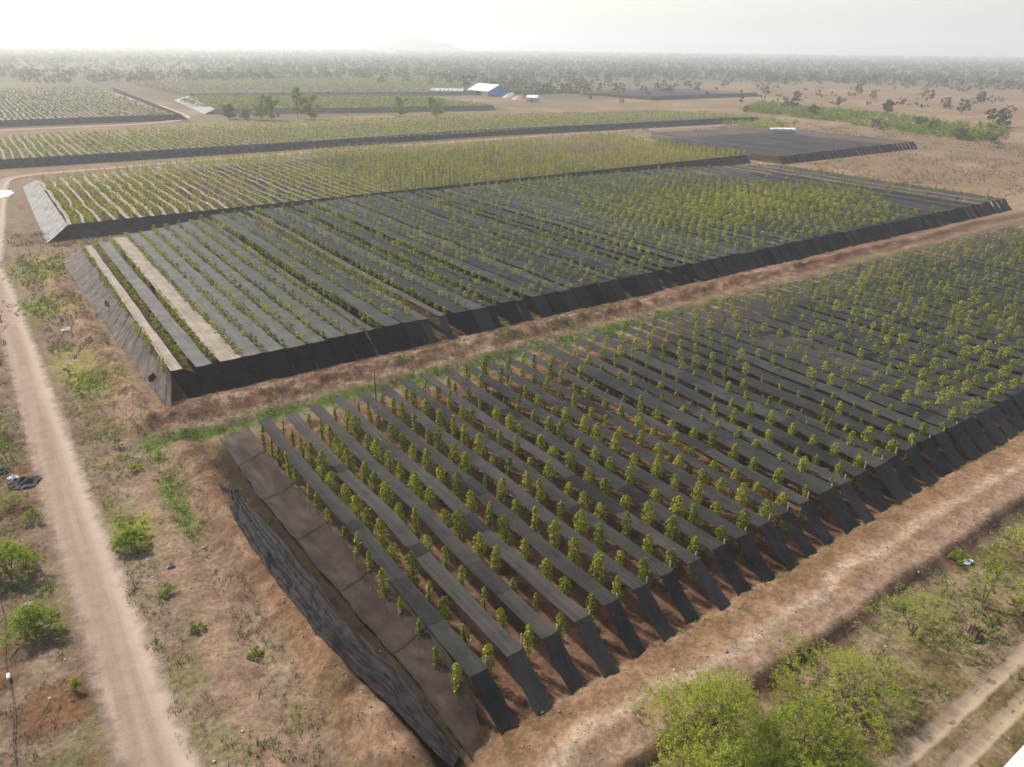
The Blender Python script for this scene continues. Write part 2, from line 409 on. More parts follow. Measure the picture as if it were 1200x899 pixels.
def road(name, pts, width, mat, step=1.0, cross=9, off=0.05):
    P = [Vector((*p, 0)) for p in pts]; L = []
    for a, b in zip(P[:-1], P[1:]):
        n = max(1, int((b - a).length / step))
        L += [a.lerp(b, i / n) for i in range(n)]
    L.append(P[-1]); L = np.array([p[:2] for p in L])
    for _ in range(6): L[1:-1] = (L[:-2] + L[2:] + 2 * L[1:-1]) / 4
    D = np.gradient(L, axis=0); D /= np.linalg.norm(D, axis=1, keepdims=True); Nn = np.stack([-D[:, 1], D[:, 0]], -1)
    s = np.linspace(-1, 1, cross)
    XY = L[:, None, :] + Nn[:, None, :] * (s[None, :, None] * width / 2)
    z = height(XY[..., 0], XY[..., 1]) + off
    V = np.concatenate([XY, z[..., None]], -1).reshape(-1, 3)
    i = np.arange(len(L) * cross).reshape(len(L), cross)
    Fq = np.stack([i[:-1, 1:], i[:-1, :-1], i[1:, :-1], i[1:, 1:]], -1).reshape(-1, 4)
    tint = np.tile(1 - np.abs(s) ** 2.2, len(L))
    me = np_mesh(name, V, Fq, tint=tint, smooth=True); at = me.attributes.new('across', 'FLOAT', 'POINT'); at.data.foreach_set('value', np.tile(s, len(L)).astype(np.float32))
    o = link(name, me, mat); tag(o, kind='structure'); return o
RM = road_mat('packed_earth', (0.225, 0.158, 0.115), (0.275, 0.20, 0.15), (0.37, 0.285, 0.215))
RM2 = road_mat('rutted_earth', (0.20, 0.145, 0.095), (0.26, 0.195, 0.135), (0.28, 0.215, 0.15))
road('dirt_road', [(-16.4, -22), (-16.9, 5), (-17.3, 20), (-17.7, 36), (-18.0, 55), (-18.4, 80), (-19, 110), (-21, 150), (-30, 200), (-60, 300)], 4.7, RM)
road('wheel_track', [(-4, -16.0), (10, -16.0), (30, -16.3), (70, -17), (130, -17)], 1.35, RM2, off=0.03)
road('wheel_track', [(-4, -17.9), (10, -17.9), (30, -18.1), (70, -18.8), (130, -19)], 1.25, RM2, off=0.03)
road('farm_path', [(-70, 376), (60, 378), (78, 400), (82, 480), (78, 690)], 9, RM, step=6, off=0.12)
road('farm_path', [(-19.5, 128), (-14, 212), (-12, 233), (60, 240), (200, 243), (330, 236)], 5, RM, step=4, off=0.08)

# hills far behind
def hill(name, cx, cy, rx, ry, H, seed):
    u = np.linspace(-1, 1, 60); U, Vv = np.meshgrid(u, u); r = np.hypot(U, Vv)
    zz = H * np.clip(1 - r, 0, 1) ** 1.2 * (0.35 + 1.1 * fbm(U * 4, Vv * 4, 1.0, seed, 4)) - 1.5
    az = math.atan2(cy - CAM.y, cx - CAM.x) - math.pi / 2
    xx = cx + (U * rx) * math.cos(az) - (Vv * ry) * math.sin(az); yy = cy + (U * rx) * math.sin(az) + (Vv * ry) * math.cos(az)
    i = np.arange(3600).reshape(60, 60); Fq = np.stack([i[:-1, :-1], i[:-1, 1:], i[1:, 1:], i[1:, :-1]], -1).reshape(-1, 4)
    o = link(name, np_mesh(name, np.stack([xx, yy, zz], -1).reshape(-1, 3), Fq, smooth=True), HILL); tag(o, kind='structure')
HILL = plain_mat('wooded_hill', (0.07, 0.08, 0.045), 0.9, 0.4, 0.02)
def dirp(px, d):
    """point d metres out along the vertical plane through picture column px"""
    a = VIEW_AZ - math.atan2(px - 600, 865 / math.cos(PITCH) * 1.0)
    return CAM.x + math.cos(a) * d, CAM.y + math.sin(a) * d
hill('hills', *dirp(478, 6000), 520, 320, 125, 5)
hill('hills', *dirp(135, 5000), 480, 300, 96, 8)

# ------------------------------------------------------------------ shade nets
def sheet(name, rows, mat, colour, alpha, parent=None, smooth=True, fold=0, hole=None):
    """rows: list of rows of points"""
    R = np.array(rows); m, n = R.shape[:2]
    i = np.arange(m * n).reshape(m, n); Fq = np.stack([i[:-1, :-1], i[:-1, 1:], i[1:, 1:], i[1:, :-1]], -1).reshape(-1, 4)
    V = R.reshape(-1, 3)
    if hole:
        cen = V[Fq].mean(1); keep = np.ones(len(Fq), bool)
        for hy_, hz_, ry_, rz_ in hole: keep &= ((cen[:, 1] - hy_) / ry_) ** 2 + ((cen[:, 2] - hz_) / rz_) ** 2 > 1
        Fq = Fq[keep]
    if fold:   # the cloth is creased where it turns down over the front wire
        k = fold; V = np.concatenate([V, R[k]]); b0 = m * n
        q = np.stack([i[k - 1, :-1], i[k - 1, 1:], b0 + np.arange(1, n), b0 + np.arange(n - 1)], -1)
        Fq = Fq.copy(); Fq[(k - 1) * (n - 1):k * (n - 1)] = q
    o = link(name, np_mesh(name, V, Fq, smooth=smooth), mat, parent); o.color = (*colour, alpha)
    return o

def strip_rows(xc, wd, y0, y1, z0, seed, drop=2.7, dshift=0.3, step=1.1, wig=0.06, sag=0.12, cross=4, bay=11.0, knots=None):
    rows = []
    n = max(3, int((y1 - y0) / step)); yv = np.linspace(y0, y1, n)
    if drop:
        for f in (1.0, 0.97, 0.66, 0.33, 0.06):
            yv = np.concatenate([[y0 - drop * f], yv]) if False else yv
    s = np.linspace(-.5, .5, cross)
    def lat(y): return (vn(np.array([y]), np.array([seed * 3.1]), 6, 5)[0] - .5) * 2 * wig
    if drop:
        rr = random.Random(seed * 13); drop *= rr.uniform(.93, 1.07); dshift += rr.uniform(-.14, .16); gz = hz(xc + dshift, y0 - drop) + 0.02
        for f in (1.0, 0.75, 0.5, 0.25):
            bulge = -rr.uniform(.04, .2) * math.sin(math.pi * f)
            rows.append([(xc + dshift * f + k * wd * (1 - .04 * f), y0 - drop * f + 0.10 * f * math.sin(k * 5 + seed * 2.3), gz + (z0 - gz) * (1 - f) + bulge + (vn(np.array([k * 3]), np.array([f * 4. + seed]), 1, 2)[0] - .5) * .08) for k in s])
    for y in yv:
        if knots is not None:
            j = max(0, min(len(knots) - 2, int(np.searchsorted(knots, y, 'right')) - 1)); ph = min(1, max(0, (y - knots[j]) / (knots[j + 1] - knots[j])))
        else: ph = ((y - y0) / bay) % 1.0
        z = z0 - sag * 4 * ph * (1 - ph) + (vn(np.array([xc * .3]), np.array([y]), 9, 7)[0] - .5) * .22
        wv = wd * (1 + .10 * (vn(np.array([y]), np.array([seed * 1.7]), 4, 15)[0] - .5)) if wig < .2 else wd
        rows.append([(xc + lat(y) + k * wv, y, z + (0.02 if abs(k) > .3 else -0.03) + (vn(np.array([k * 2 + seed * 5.]), np.array([y]), 1.7, 8)[0] - .5) * .07) for k in s])
    return rows

PITCH_ROW = 2.55
STRIP_N = 0
def rnd(a, b): return random.uniform(a, b)
def dye(base=0.05, var=0.015, warm=0.0):
    v = base + rnd(-var, var); return (v * 1.06, v, v * .92)

# first (nearest) field
rowsA = []
XA_END = 152
i = 0; x = A_X0
gapsA = [A_X0 - 0.35]
while x < XA_END:
    if x < 17: wd = 1.22; pitch = PITCH_ROW
    elif x < 30: wd = random.choice([1.3, 1.45, 1.7]); pitch = PITCH_ROW
    elif x < 44: wd = random.choice([1.45, 1.8, 2.2]); pitch = PITCH_ROW
    else: wd = random.choice([2.2, 2.3, 2.38, 1.9]); pitch = PITCH_ROW
    i += 1
    rows = strip_rows(x + wd / 2, wd, rnd(-.12, .12), A_Y1 + rnd(-.5, .5), 2.55 + rnd(-.05, .05), i, step=1.2, sag=.26 if x < 24 else .12, knots=[-.2, 15.5 + .15 * i, 39] if x < 24 else None)
    o = sheet('shade_net_strip', rows, NET, dye(.034, .008), rnd(.90, .97), fold=4)
    if i < 34:
        R_ = np.array(rows[4:])
        for q in range(2 if i < 18 else 1):
            j0 = random.randint(2, len(R_) - 7); j1 = j0 + random.randint(1, 4)
            sheet('overlap', (R_[j0:j1 + 1] + [rnd(-.04, .04), 0, .025]).tolist(), NET, dye(.024, .010), .9, o)
    wname = 'narrow' if wd < 1.6 else 'wide'
    tag(o, f'{wname} dark grey net strip, {ordn(i)} from the left of the nearest field', 'shade net', 'shade net strips of the nearest field')
    gapsA.append(x + wd + (pitch - wd) / 2)
    x += pitch
NA = i

# second field
gapsB = []
x = -5.4; i = 0
while x < 186.5:
    i += 1; warm = 0
    base, wd = .052, random.choice([2.46, 2.4, 2.3] if x < 60 else [2.42, 2.3, 2.15, 1.9])
    tan = False
    if i in (1, 3): tan = True
    if i == 1: wd = 1.25
    elif i == 2: wd = 1.75
    elif i in (10, 13, 14, 17, 19): wd = 1.15
    elif i > 24 and random.random() < .14: wd = 1.5
    if tan: c = (.24, .195, .15)
    elif i < 12: v = .115 - i * .0065; c = (v * 1.08, v, v * .9)  # backlit sheen painted into the cloth colour, fading to the right
    elif i in (13, 14): c = (.06, .055, .049)
    else: c = dye(.031, .014)
    y1 = float(b_back(x)); y1 += rnd(-.4, .4)
    rows = strip_rows(x + wd / 2, wd, 54.3 + rnd(-.15, .15), y1, 2.55 + rnd(-.10, .10), i + 100, drop=2.2, step=2.4, cross=3, bay=12)
    if i < 12:
        fl = [[[x + 1.25 + (p[0] - x - wd / 2) * 2.5 / wd if k_ < 4 else p[0] , p[1], p[2]] for p in r_] for k_, r_ in enumerate(rows[:5])]
        o = sheet('shade_net_strip', rows[4:], NET, c, .97); sheet('front_flap', fl, NET, dye(.016, .004), .97, o)  # flap's shade painted in: far darker dye than its strip
    else: o = sheet('shade_net_strip', rows, NET, c, .97, fold=4)
    wname = ('narrow' if wd < 1.6 else 'wide') + (' sun-bleached tan' if tan else (' greyish' if i < 12 else ' black'))
    tag(o, f'{wname} net strip, {ordn(i)} from the left of the second field', 'shade net', 'shade net strips of the second field')
    gapsB.append(x + wd + (PITCH_ROW - wd) / 2); x += PITCH_ROW
gapsB.insert(0, -5.75)

# third field: narrow wavy strips that the vines overtop
gapsC = []
x = -5.2; i = 0
while x < 199:
    i += 1
    wd = rnd(.55, .95); c = (.23, .195, .155) if i < 14 else ((.14, .12, .095) if i < 30 else (.05, .045, .04))
    rows = strip_rows(x + wd / 2, wd, 141.2, float(c_back(x)) + rnd(-2, .4), 2.3, i + 300, drop=0, step=3, cross=2, wig=.45 if i < 30 else .25)
    o = sheet('shade_net_strip', rows, NET, c, .95)
    tag(o, f'{"pale wavy" if i < 30 else "thin dark"} net strip between vines, {ordn(i)} from the left of the third field', 'shade net', 'shade net strips of the third field')
    gapsC.append(x + wd + .5); gapsC.append(x + wd + 1.25); x += PITCH_ROW

# flat grey field at the right
x = 205; i = 0
while x < 291:
    i += 1
    y1 = float(np.interp(x, [205, 222, 292], [196, 211, 206]))
    rows = strip_rows(x + 1.2, random.choice([2.35, 2.1, 1.9]), 133.5, y1, 2.5 + rnd(-.12, .12), i + 500, drop=2.2, step=4, cross=2)
    o = sheet('shade_net_strip', rows, NET, dye(.036, .008), .97, fold=4)
    tag(o, f'wide grey net strip, {ordn(i)} from the left of the bare flat net field', 'shade net', 'shade net strips of the bare flat field'); x += PITCH_ROW

# hung side nets
def hung(name, top, foot, n, m, seed, ripple=.12, sagk=0.0):
    """top, foot: polylines of (x,y,z) resampled to n; m rows down"""
    def res(P):
        P = np.array(P, float); d = np.r_[0, np.cumsum(np.linalg.norm(np.diff(P, axis=0), axis=1))]
        q = np.linspace(0, d[-1], n); return np.stack([np.interp(q, d, P[:, k]) for k in range(3)], -1)
    T, Bm = res(top), res(foot); rows = []
    for j in range(m + 1):
        f = j / m; R = T * (1 - f) + Bm * f
        R[:, 2] -= sagk * math.sin(math.pi * f)
        u = np.arange(n)
        w_ = (fbm(u * 1.0, np.full(n, j * .8 + seed), 3, seed, 3) - .5) * 2 * ripple * (0.25 + math.sin(math.pi * min(f * .8, 1)))
        R[:, 2] += w_; R[:, 0] += w_ * .4; rows.append(R.tolist())
    return rows
def g(x, y, dz=.03): return (x, y, hz(x, y) + dz)

r = hung('side', [(-2.1, 38.6, 2.1), (-2.15, 29, 2.05), (-1.75, 21.3, 2.0), (-1.6, 15.5, 2.05), (-1.25, 11, 2.1), (-1.05, 4.5, 2.0), (-1.35, -.1, 1.9), (-1.95, -2.6, .15)],
         [(-4.35, 40.6, .3), (-4.4, 28.6, .35), (-3.9, 18.3, .3), (-3.5, 11, .2), (-3.1, 6, .2), (-3.0, 1.1, .2), (-3.05, -2.6, .1)], 120, 14, 3, .24, .12)
o = sheet('side_net', r, NETS, (.044, .034, .028), .68)
tag(o, 'sagging see-through brownish net hung along the left side of nearest field', 'shade net')
SIDE = np.array(r)
for j in (17, 36, 55, 75, 95):            # sewn joins between the lengths of that cloth
    A_ = SIDE[:, j] + [0, 0, .03]; B_ = A_ + [.04, .35, .01]; q = sheet('seam', [A_.tolist(), B_.tolist()], NETX, (.012, .009, .008), .75, o)
q = sheet('hem', [(SIDE[-1] + [0, 0, .03]).tolist(), (SIDE[-1] + [.10, 0, .06]).tolist()], NETX, (.012, .01, .01), .95, o)
FN = hung('fallen', [(-5.85, 29.8, .6), (-5.55, 26, .8), (-4.9, 19.5, .75), (-4.65, 11, .7), (-4.1, 6.8, .6), (-3.6, 4.4, .7), (-3.45, 1, .45), (-3.4, -2.4, .15)],
          [(-6.3, 30.2, .8), (-7.3, 26, .95), (-7.3, 21.5, .85), (-6.95, 14.3, .75), (-6.4, 7.6, .65), (-5.4, 3.2, .5), (-4.9, .3, .35), (-4.2, -3.0, .12)], 160, 22, 17, .12, -.06)
FN = np.array(FN)
for j in range(FN.shape[0]):
    q = np.arange(FN.shape[1]); f1 = fbm(q * .045, np.full(len(q), j * 1.0), 1.5, 171, 3) - .5; f2 = fbm(q * .12, np.full(len(q), j * 1.0), 1.0, 181, 2) - .5
    FN[j, :, 2] += .10 + .55 * f1 + .2 * f2; FN[j, :, 0] += .35 * (fbm(q * .12, np.full(len(q), j * .25), 1.0, 191, 3) - .5)
FN[..., 2] = np.maximum(FN[..., 2], height(FN[..., 0], FN[..., 1]) + .06 + .06 * (np.arange(FN.shape[0]) % 3)[:, None])
o = sheet('fallen_net', FN, NET, (.018, .0155, .015), .93)
tag(o, 'torn crumpled black net slipped down onto the orange soil bank', 'shade net')
st = []
for k in range(9):
    p = Vector((-5.9 + rnd(-.2, .2), 29.8, .75)); P = [(*p, .05)]
    d = Vector((rnd(-.9, .2), rnd(.6, 1.3), 0))
    for q in range(6):
        p = p + d * rnd(.25, .5) + Vector((rnd(-.25, .25), rnd(-.15, .15), 0)); p.z = hz(p.x, p.y) + rnd(.03, .22); P.append((*p, .045 - q * .004))
    st.append(P)
link('torn_strand', np_mesh('torn_strand', *tube(st, 5)), BLACKP, o)

r = hung('side', [(-5.5, 121, 2.5), (-5.5, 100, 2.5), (-5.5, 80, 2.5), (-5.45, 54.2, 2.5)], [(-9.2, 121.5, .3), (-8.7, 100, .25), (-8.1, 78.9, .2), (-7.5, 60, .2), (-6.7, 50.2, .05)], 240, 14, 29, .17, .12)
o = sheet('side_net', r, NETX, (.105, .088, .075), .88, hole=[(58.5, .75, 1.0, .38), (88, 1.3, 1.6, .16)])
SIDE = np.array(r)
for j in range(12, 236, 13): sheet('seam', [(SIDE[:, j] + [0, 0, .03]).tolist(), (SIDE[:, j] + [0, .3, .03]).tolist()], NETX, (.045, .038, .033), .9, o)
tag(o, 'grey-brown net sloping down the left side of the second field', 'shade net')
r = hung('side', [(-5.5, 205, 2.5), (-5.6, 141.2, 2.5)], [(-8.8, 212, .1), (-10, 138, .1)], 60, 5, 31, .1, .1)
o = sheet('side_net', r, NETX, (.20, .19, .18), .97)
tag(o, 'pale grey net sloping down the left side of the third field', 'shade net')
r = hung('front', [(x, 141.1, 2.6) for x in np.arange(-5.6, 201, 4)], [(x - .3, 138.6, .1) for x in np.arange(-5.6, 201, 4)], 160, 5, 37, .12, .05)
o = sheet('front_net', r, NETX, (.036, .034, .034), .97)
tag(o, 'long charcoal net wall along the front of the third field', 'net wall')

# far fields: rows of nets seen only as thin bands
FARV, FARF, FARC = [], [], 0
def far_strip(x, wd, y0, y1, z, wig):
    global FARC
    n = max(2, int((y1 - y0) / 7)); yv = np.linspace(y0, y1, n)
    lat = (vn(yv, np.full(n, x * 1.7), 14, 6) - .5) * 2 * wig
    V = np.stack([np.stack([x + lat, yv, np.full(n, z) + lat * .15], -1), np.stack([x + lat + wd, yv, np.full(n, z) + lat * .1], -1)], 1).reshape(-1, 3)
    i_ = np.arange(n * 2).reshape(n, 2); Fq = np.stack([i_[:-1, 0], i_[:-1, 1], i_[1:, 1], i_[1:, 0]], -1)
    FARV.append(V); FARF.append(Fq + FARC); FARC += len(V)
for x in np.arange(-120, 332, 2.55): far_strip(x, rnd(.5, 1.0), 251, float(np.interp(x, [-120, 55, 180, 332], [300, 333, 332, 282])), 2.3, .5)
for x in np.arange(-200, 72, 2.55): far_strip(x, rnd(.9, 1.6), 394, 688, 2.3, .6)
for x in np.arange(98, 252, 2.55): far_strip(x, rnd(.5, 1.0), float(np.interp(x, [96, 160, 252], [420, 395, 374])) + 1, float(np.interp(x, [98, 118, 252], [500, 545, 480])), 2.3, .5)
for x in np.arange(120, 420, 3.2): far_strip(x, rnd(.9, 1.5), float(np.interp(x, [120, 300, 420], [575, 520, 500])), 800, 2.3, .5)
o = link('far_shade_nets', np_mesh('far_shade_nets', np.concatenate(FARV), np.concatenate(FARF)), NET); o.color = (.15, .13, .11, .97)
tag(o, 'many thin pale and grey net strips over the distant fields', 'shade nets', kind='stuff')
FARV, FARF, FARC = [], [], 0
for x in np.arange(410, 530, 2.8): far_strip(x, 2.2, 400, 500, 2.3, .1)
o = link('dark_far_nets', np_mesh('dark_far_nets', np.concatenate(FARV), np.concatenate(FARF)), NET); o.color = (.03, .028, .027, .97)
tag(o, 'flat dark net strips of the distant field right of the blue shed', 'shade nets', kind='stuff')
def wall(top, foot, c, label, n=80):
    r = hung('w', top, foot, n, 3, random.randint(1, 99), .12, .05); o = sheet('net_wall', r, NETX, c, .97); tag(o, label, 'net wall')
wall([(-120, 251, 2.6), (98, 252, 2.6), (158, 257, 2.6), (225, 250, 2.6), (332, 241.5, 2.6)], [(-120, 249, 0), (98, 250, 0), (158, 255, 0), (225, 247.5, 0), (332, 239, 0)], (.075, .075, .08), 'long dark net wall along the front of the fourth field', 200)
wall([(-200, 394, 2.8), (73, 394, 2.8)], [(-200, 391.5, 0), (74, 391.5, 0)], (.07, .07, .075), 'dark net wall before the pale striped field at far left')
wall([(97, 421, 2.8), (160, 396, 2.8), (250, 374, 2.8)], [(96, 418, 0), (160, 393, 0), (250, 371, 0)], (.07, .07, .075), 'dark net wall behind the roadside trees, before the green field')
wall([(97, 421, 2.8), (112, 545, 2.8)], [(91, 421, 0), (103, 548, 0)], (.22, .21, .195), 'pale net wall sloping beside the orange farm path')
wall([(73, 394, 2.8), (86, 688, 2.8)], [(76, 392, 0), (89, 690, 0)], (.16, .15, .14), 'grey net wall along the path side of the pale striped field')
wall([(120, 573, 2.8), (300, 518, 2.8), (420, 498, 2.8)], [(120, 570, 0), (300, 515, 0), (420, 495, 0)], (.08, .08, .085), 'thin hazy net wall before the farthest green field')
wall([(408, 399, 2.8), (532, 399, 2.8)], [(408, 396, 0), (532, 396, 0)], (.05, .05, .055), 'black net wall of the dark field right of the blue shed')

# ------------------------------------------------------------------ pepper vines
def vine_leaves(h, R, n, L, rng, z0=.35, lump=.3):
    t = rng.random(n); z = z0 + (h - z0) * t ** .85
    th = rng.random(n) * 2 * math.pi
    prof = np.sqrt(np.clip(1 - ((z - z0) / (h - z0)) ** 7, 0.03, 1)) * (0.75 + .25 * np.clip((z - z0) / 1.2, 0, 1))
    lum = 1 + lump * (np.sin(th * 2 + z * 2.3 + rng.random() * 6) * .5 + np.sin(th * 3 - z * 4.1 + rng.random() * 6) * .5)
    rr = R * prof * lum * np.sqrt(rng.uniform(.2, 1.05, n))
    P = np.stack([rr * np.cos(th), rr * np.sin(th), z], -1)
    N = np.stack([np.cos(th), np.sin(th), .55 + .8 * (t > .85)], -1)
    return leaf_cloud(P, N, L * rng.uniform(.7, 1.3, n), rng, .7)
def post_mesh(h):
    V, F = tube([[(0, 0, -.2, .07), (0, 0, h * .5, .065), (.02, .01, h, .055)]], 7); return np_mesh('post', V, F)
POST = post_mesh(1.0)
KINDS = {}   # look -> list of foliage meshes (unit metres)
for look, (h, R, n) in {'bushy': (3.5, .45, 420), 'tall': (3.6, .36, 340), 'slim': (3.2, .28, 230), 'short': (2.6, .34, 200), 'sparse': (2.9, .26, 70), 'rounded': (3.55, .55, 460)}.items():
    KINDS[look] = []
    for k in range(4):
        V, Fq = vine_leaves(h * rnd(.95, 1.05), R, n, .2, RNG, .3 if look != 'sparse' else .8, .35)
        me = np_mesh('foliage', V, Fq, tint=np.full(len(V), rnd(.15, .85))); me.materials.append(PEPPER); KINDS[look].append(me)
POSTS = {}
for hh in (2.4, 2.8, 3.1, 3.4, 3.7):
    me = post_mesh(hh); me.materials.append(WOOD); POSTS[hh] = me

def in_view(x, y, z, m=25):
    d = Vector((x, y, z)) - CAM; a = d.dot(fw)
    if a < 1: return False
    px = 600 + 865 * d.dot(right) / a; py = 449.5 - 865 * d.dot(up) / a
    return -m < px < 1200 + m and -m < py < 899 + m
spotsA, edgeA = [], []
for ri, gx in enumerate(gapsA):
    y = .6 + rnd(0, .5); k = 0
    while y < A_Y1 - .3:
        k += 1
        q = (ri + 1, k, gx + rnd(-.14, .14), y + rnd(-.2, .2))
        if in_view(gx, y, 2.5, 10): spotsA.append(q)
        elif in_view(gx, y, 2.5, 150): edgeA.append(q)
        y += 2.35
def vigor(x, y): return fbm(np.array([x]), np.array([y]), 22, 77, 3)[0]
spotsA.sort(key=lambda s: (Vector((s[2], s[3], 2)) - CAM).length)
def look_for(x, y):
    v = vigor(x, y) + rnd(-.16, .16) + (.05 if x > 5 else 0)
    if x < -1: v = min(v, .45)
    if y > 12 and x > 5: v += .06
    if v > .62: return 'rounded'
    if v > .54: return 'bushy'
    if v > .47: return 'tall'
    if v > .40: return 'slim'
    if v > .33: return 'short'
    return 'sparse'
def place_vine(s):
    ri, k, x, y = s; look = look_for(x, y)
    r0 = empty('pepper_vine', (x, y, hz(x, y)), rnd(0, 6.28)); sc = rnd(.82, 1.1); r0.scale = (sc * rnd(.68, 1.08), sc * rnd(.68, 1.08), sc); r0.rotation_euler[0] = rnd(-.07, .07); r0.rotation_euler[1] = rnd(-.07, .07)
    tag(r0, f'{look} green pepper vine on a post, {ordn(k)} from the front in {ordn(ri)} row, nearest field', 'pepper vine', 'pepper vines of the nearest field')
    f = link('foliage', random.choice(KINDS[look]), None, r0)
    hh = {'rounded': 3.1, 'bushy': 3.1, 'tall': 3.4, 'slim': 3.1, 'short': 2.8, 'sparse': 3.1}[look]
    p = link('post', POSTS[hh], None, r0)
for s in spotsA[:300]: place_vine(s)

# all the other vines, too many to build one by one
SV, SF, ST = [], [], []; cnt = 0
def bulk(x, y, h, R, n, L, tint, z0):
    global cnt
    V, Fq = vine_leaves(h, R, n, L, RNG, z0, .3)
    V = V + np.array([x, y, 0]); SV.append(V); SF.append(Fq + cnt); ST.append(np.full(len(V), tint)); cnt += len(V)
for ri, k, x, y in spotsA[300:] + edgeA:
    v = vigor(x, y) + rnd(-.16, .16)
    if v < .32 and random.random() < .6: continue
    big = v > .5
    bulk(x, y, 3.65 + rnd(-.4, .35) + (.15 if big else 0), (.54 if big else .42) * rnd(.75, 1.25), 150 if big else 95, .19, rnd(.05, 1.0), 2.1)
for ri, gx in enumerate(gapsB):
    y = 55 + rnd(0, 1)
    while y < float(b_back(gx)) - 1:
        yy = y + rnd(-.2, .2); y += 2.15
        if not in_view(gx, yy, 2.5, 120): continue
        v = vigor(gx + 300, yy) + rnd(-.15, .15)
        patch = math.exp(-((gx - 122) / 36) ** 2 - ((yy - 84) / 19) ** 2)
        if gx > 150 and patch < .2 and random.random() < .75: continue
        if v + patch * .4 < .38 and random.random() < .5: continue
        R = .42 + .40 * patch + (.10 if v > .55 else 0)
        bulk(gx + rnd(-.1, .1), yy, 3.5 + .3 * patch + rnd(-.35, .3), R * rnd(.75, 1.25), int(80 + 60 * patch), .22 + .04 * patch, rnd(.1, 1.0) + .4 * patch, 2.25)
for gx in gapsC:
    y = 142 + rnd(0, 1)
    while y < float(c_back(gx)) - .5:
        yy = y + rnd(-.3, .3); y += 2.1
        if not in_view(gx, yy, 2.5, 120): continue
        if random.random() < (.65 if vigor(gx + 900, yy) < .38 else .16): continue
        bulk(gx + rnd(-.15, .15), yy, 3.8 + rnd(-.6, .5), rnd(.26, .42), 40, .28, rnd(.3, 1.5), 1.2)
for x in np.arange(-120, 332, 2.55):
    y = 252
    while y < float(np.interp(x, [-120, 55, 180, 332], [300, 333, 332, 282])):
        y += 2.4
        if in_view(x, y, 2.5, 120) and random.random() < .86: bulk(x + 1.7 + rnd(-.2, .2), y + rnd(-.3, .3), 3.3 + rnd(-.4, .5), rnd(.4, .6), 14, .55, rnd(.4, 1.2), 1.4)
def far_rows(x0, x1, y0f, y1f, dx, dy, p):
    for x in np.arange(x0, x1, dx):
        y = y0f(x)
        while y < y1f(x):
            y += dy
            if in_view(x, y, 2.5, 120) and random.random() < p: bulk(x + rnd(-.4, .4), y + rnd(-.5, .5), 3.4 + rnd(-.4, .5), rnd(.6, .95), 9, .95, rnd(.1, .6), 1.5)
far_rows(-198, 74, lambda x: 396, lambda x: 686, 2.55, 4.2, .42)
far_rows(99, 252, lambda x: float(np.interp(x, [96, 160, 252], [422, 397, 376])), lambda x: float(np.interp(x, [98, 118, 252], [500, 545, 480])), 2.55, 3.5, .9)
far_rows(120, 420, lambda x: float(np.interp(x, [120, 300, 420], [577, 522, 502])), lambda x: 800, 3.6, 5.5, .8)
o = link('pepper_vines', np_mesh('pepper_vines', np.concatenate(SV), np.concatenate(SF), tint=np.concatenate(ST)), PEPPER)
tag(o, 'thousands of small green pepper vines in rows over the farther fields', 'pepper vines', 'pepper vines of the farther fields', 'stuff')

# ------------------------------------------------------------------ trees and shrubs
def crown_pts(h, R, n, rng, z0, clumps, spread=.34):
    C = []
    for k in range(clumps):
        th = rng.random() * 2 * math.pi; q = rng.random() ** .6; zz = z0 + (h - z0) * (0.12 + .8 * rng.random())
        lim = R * math.sqrt(max(.08, 1 - ((zz - z0) / (h - z0) * 1.5 - .62) ** 2))
        C.append((lim * q * math.cos(th), lim * q * math.sin(th), zz))
    C = np.array(C); ci = rng.integers(0, clumps, n); rad = rng.uniform(.6, 1.3, clumps)[ci]
    D = rng.normal(0, 1, (n, 3)); D /= np.linalg.norm(D, axis=1, keepdims=True)
    P = C[ci] + D * (rad * R * spread * rng.random(n) ** .45)[:, None] * np.array([1, 1, .75])
    return P, D * .6 + np.array([0, 0, .6]), C
def spray_pts(h, R, n, rng, z0):
    """leaves strung along many thin upswept twigs"""
    per = 26; m = n // per
    th = rng.random(m) * 6.28; q = np.sqrt(rng.random(m)); lump = 1 + .28 * np.sin(th * 3 + rng.random() * 6) + .18 * np.sin(th * 7 + rng.random() * 6)
    zt = z0 + (h - z0) * (1 - q ** 1.8 * .75) * rng.uniform(.35, 1, m) ** .6
    S = np.stack([R * lump * q * np.cos(th), R * lump * q * np.sin(th), zt], -1)
    D = np.stack([np.cos(th) * (.3 + q), np.sin(th) * (.3 + q), rng.uniform(.5, 1.6, m)], -1) + rng.normal(0, .4, (m, 3)); D /= np.linalg.norm(D, axis=1, keepdims=True)
    T = rng.random((m, per)); Ln = rng.uniform(.5, 1.15, m) * min(1, h / 3.5)
    P = S[:, None] + D[:, None] * ((T - .7) * Ln[:, None])[..., None]; P[..., 2] -= .12 * T ** 2
    P = P + rng.normal(0, .05, P.shape); P[..., 2] = np.maximum(P[..., 2], .05)
    N = np.broadcast_to(np.array([0, 0, .8]), P.shape) + D[:, None] * .4
    return P.reshape(-1, 3), N.reshape(-1, 3), S
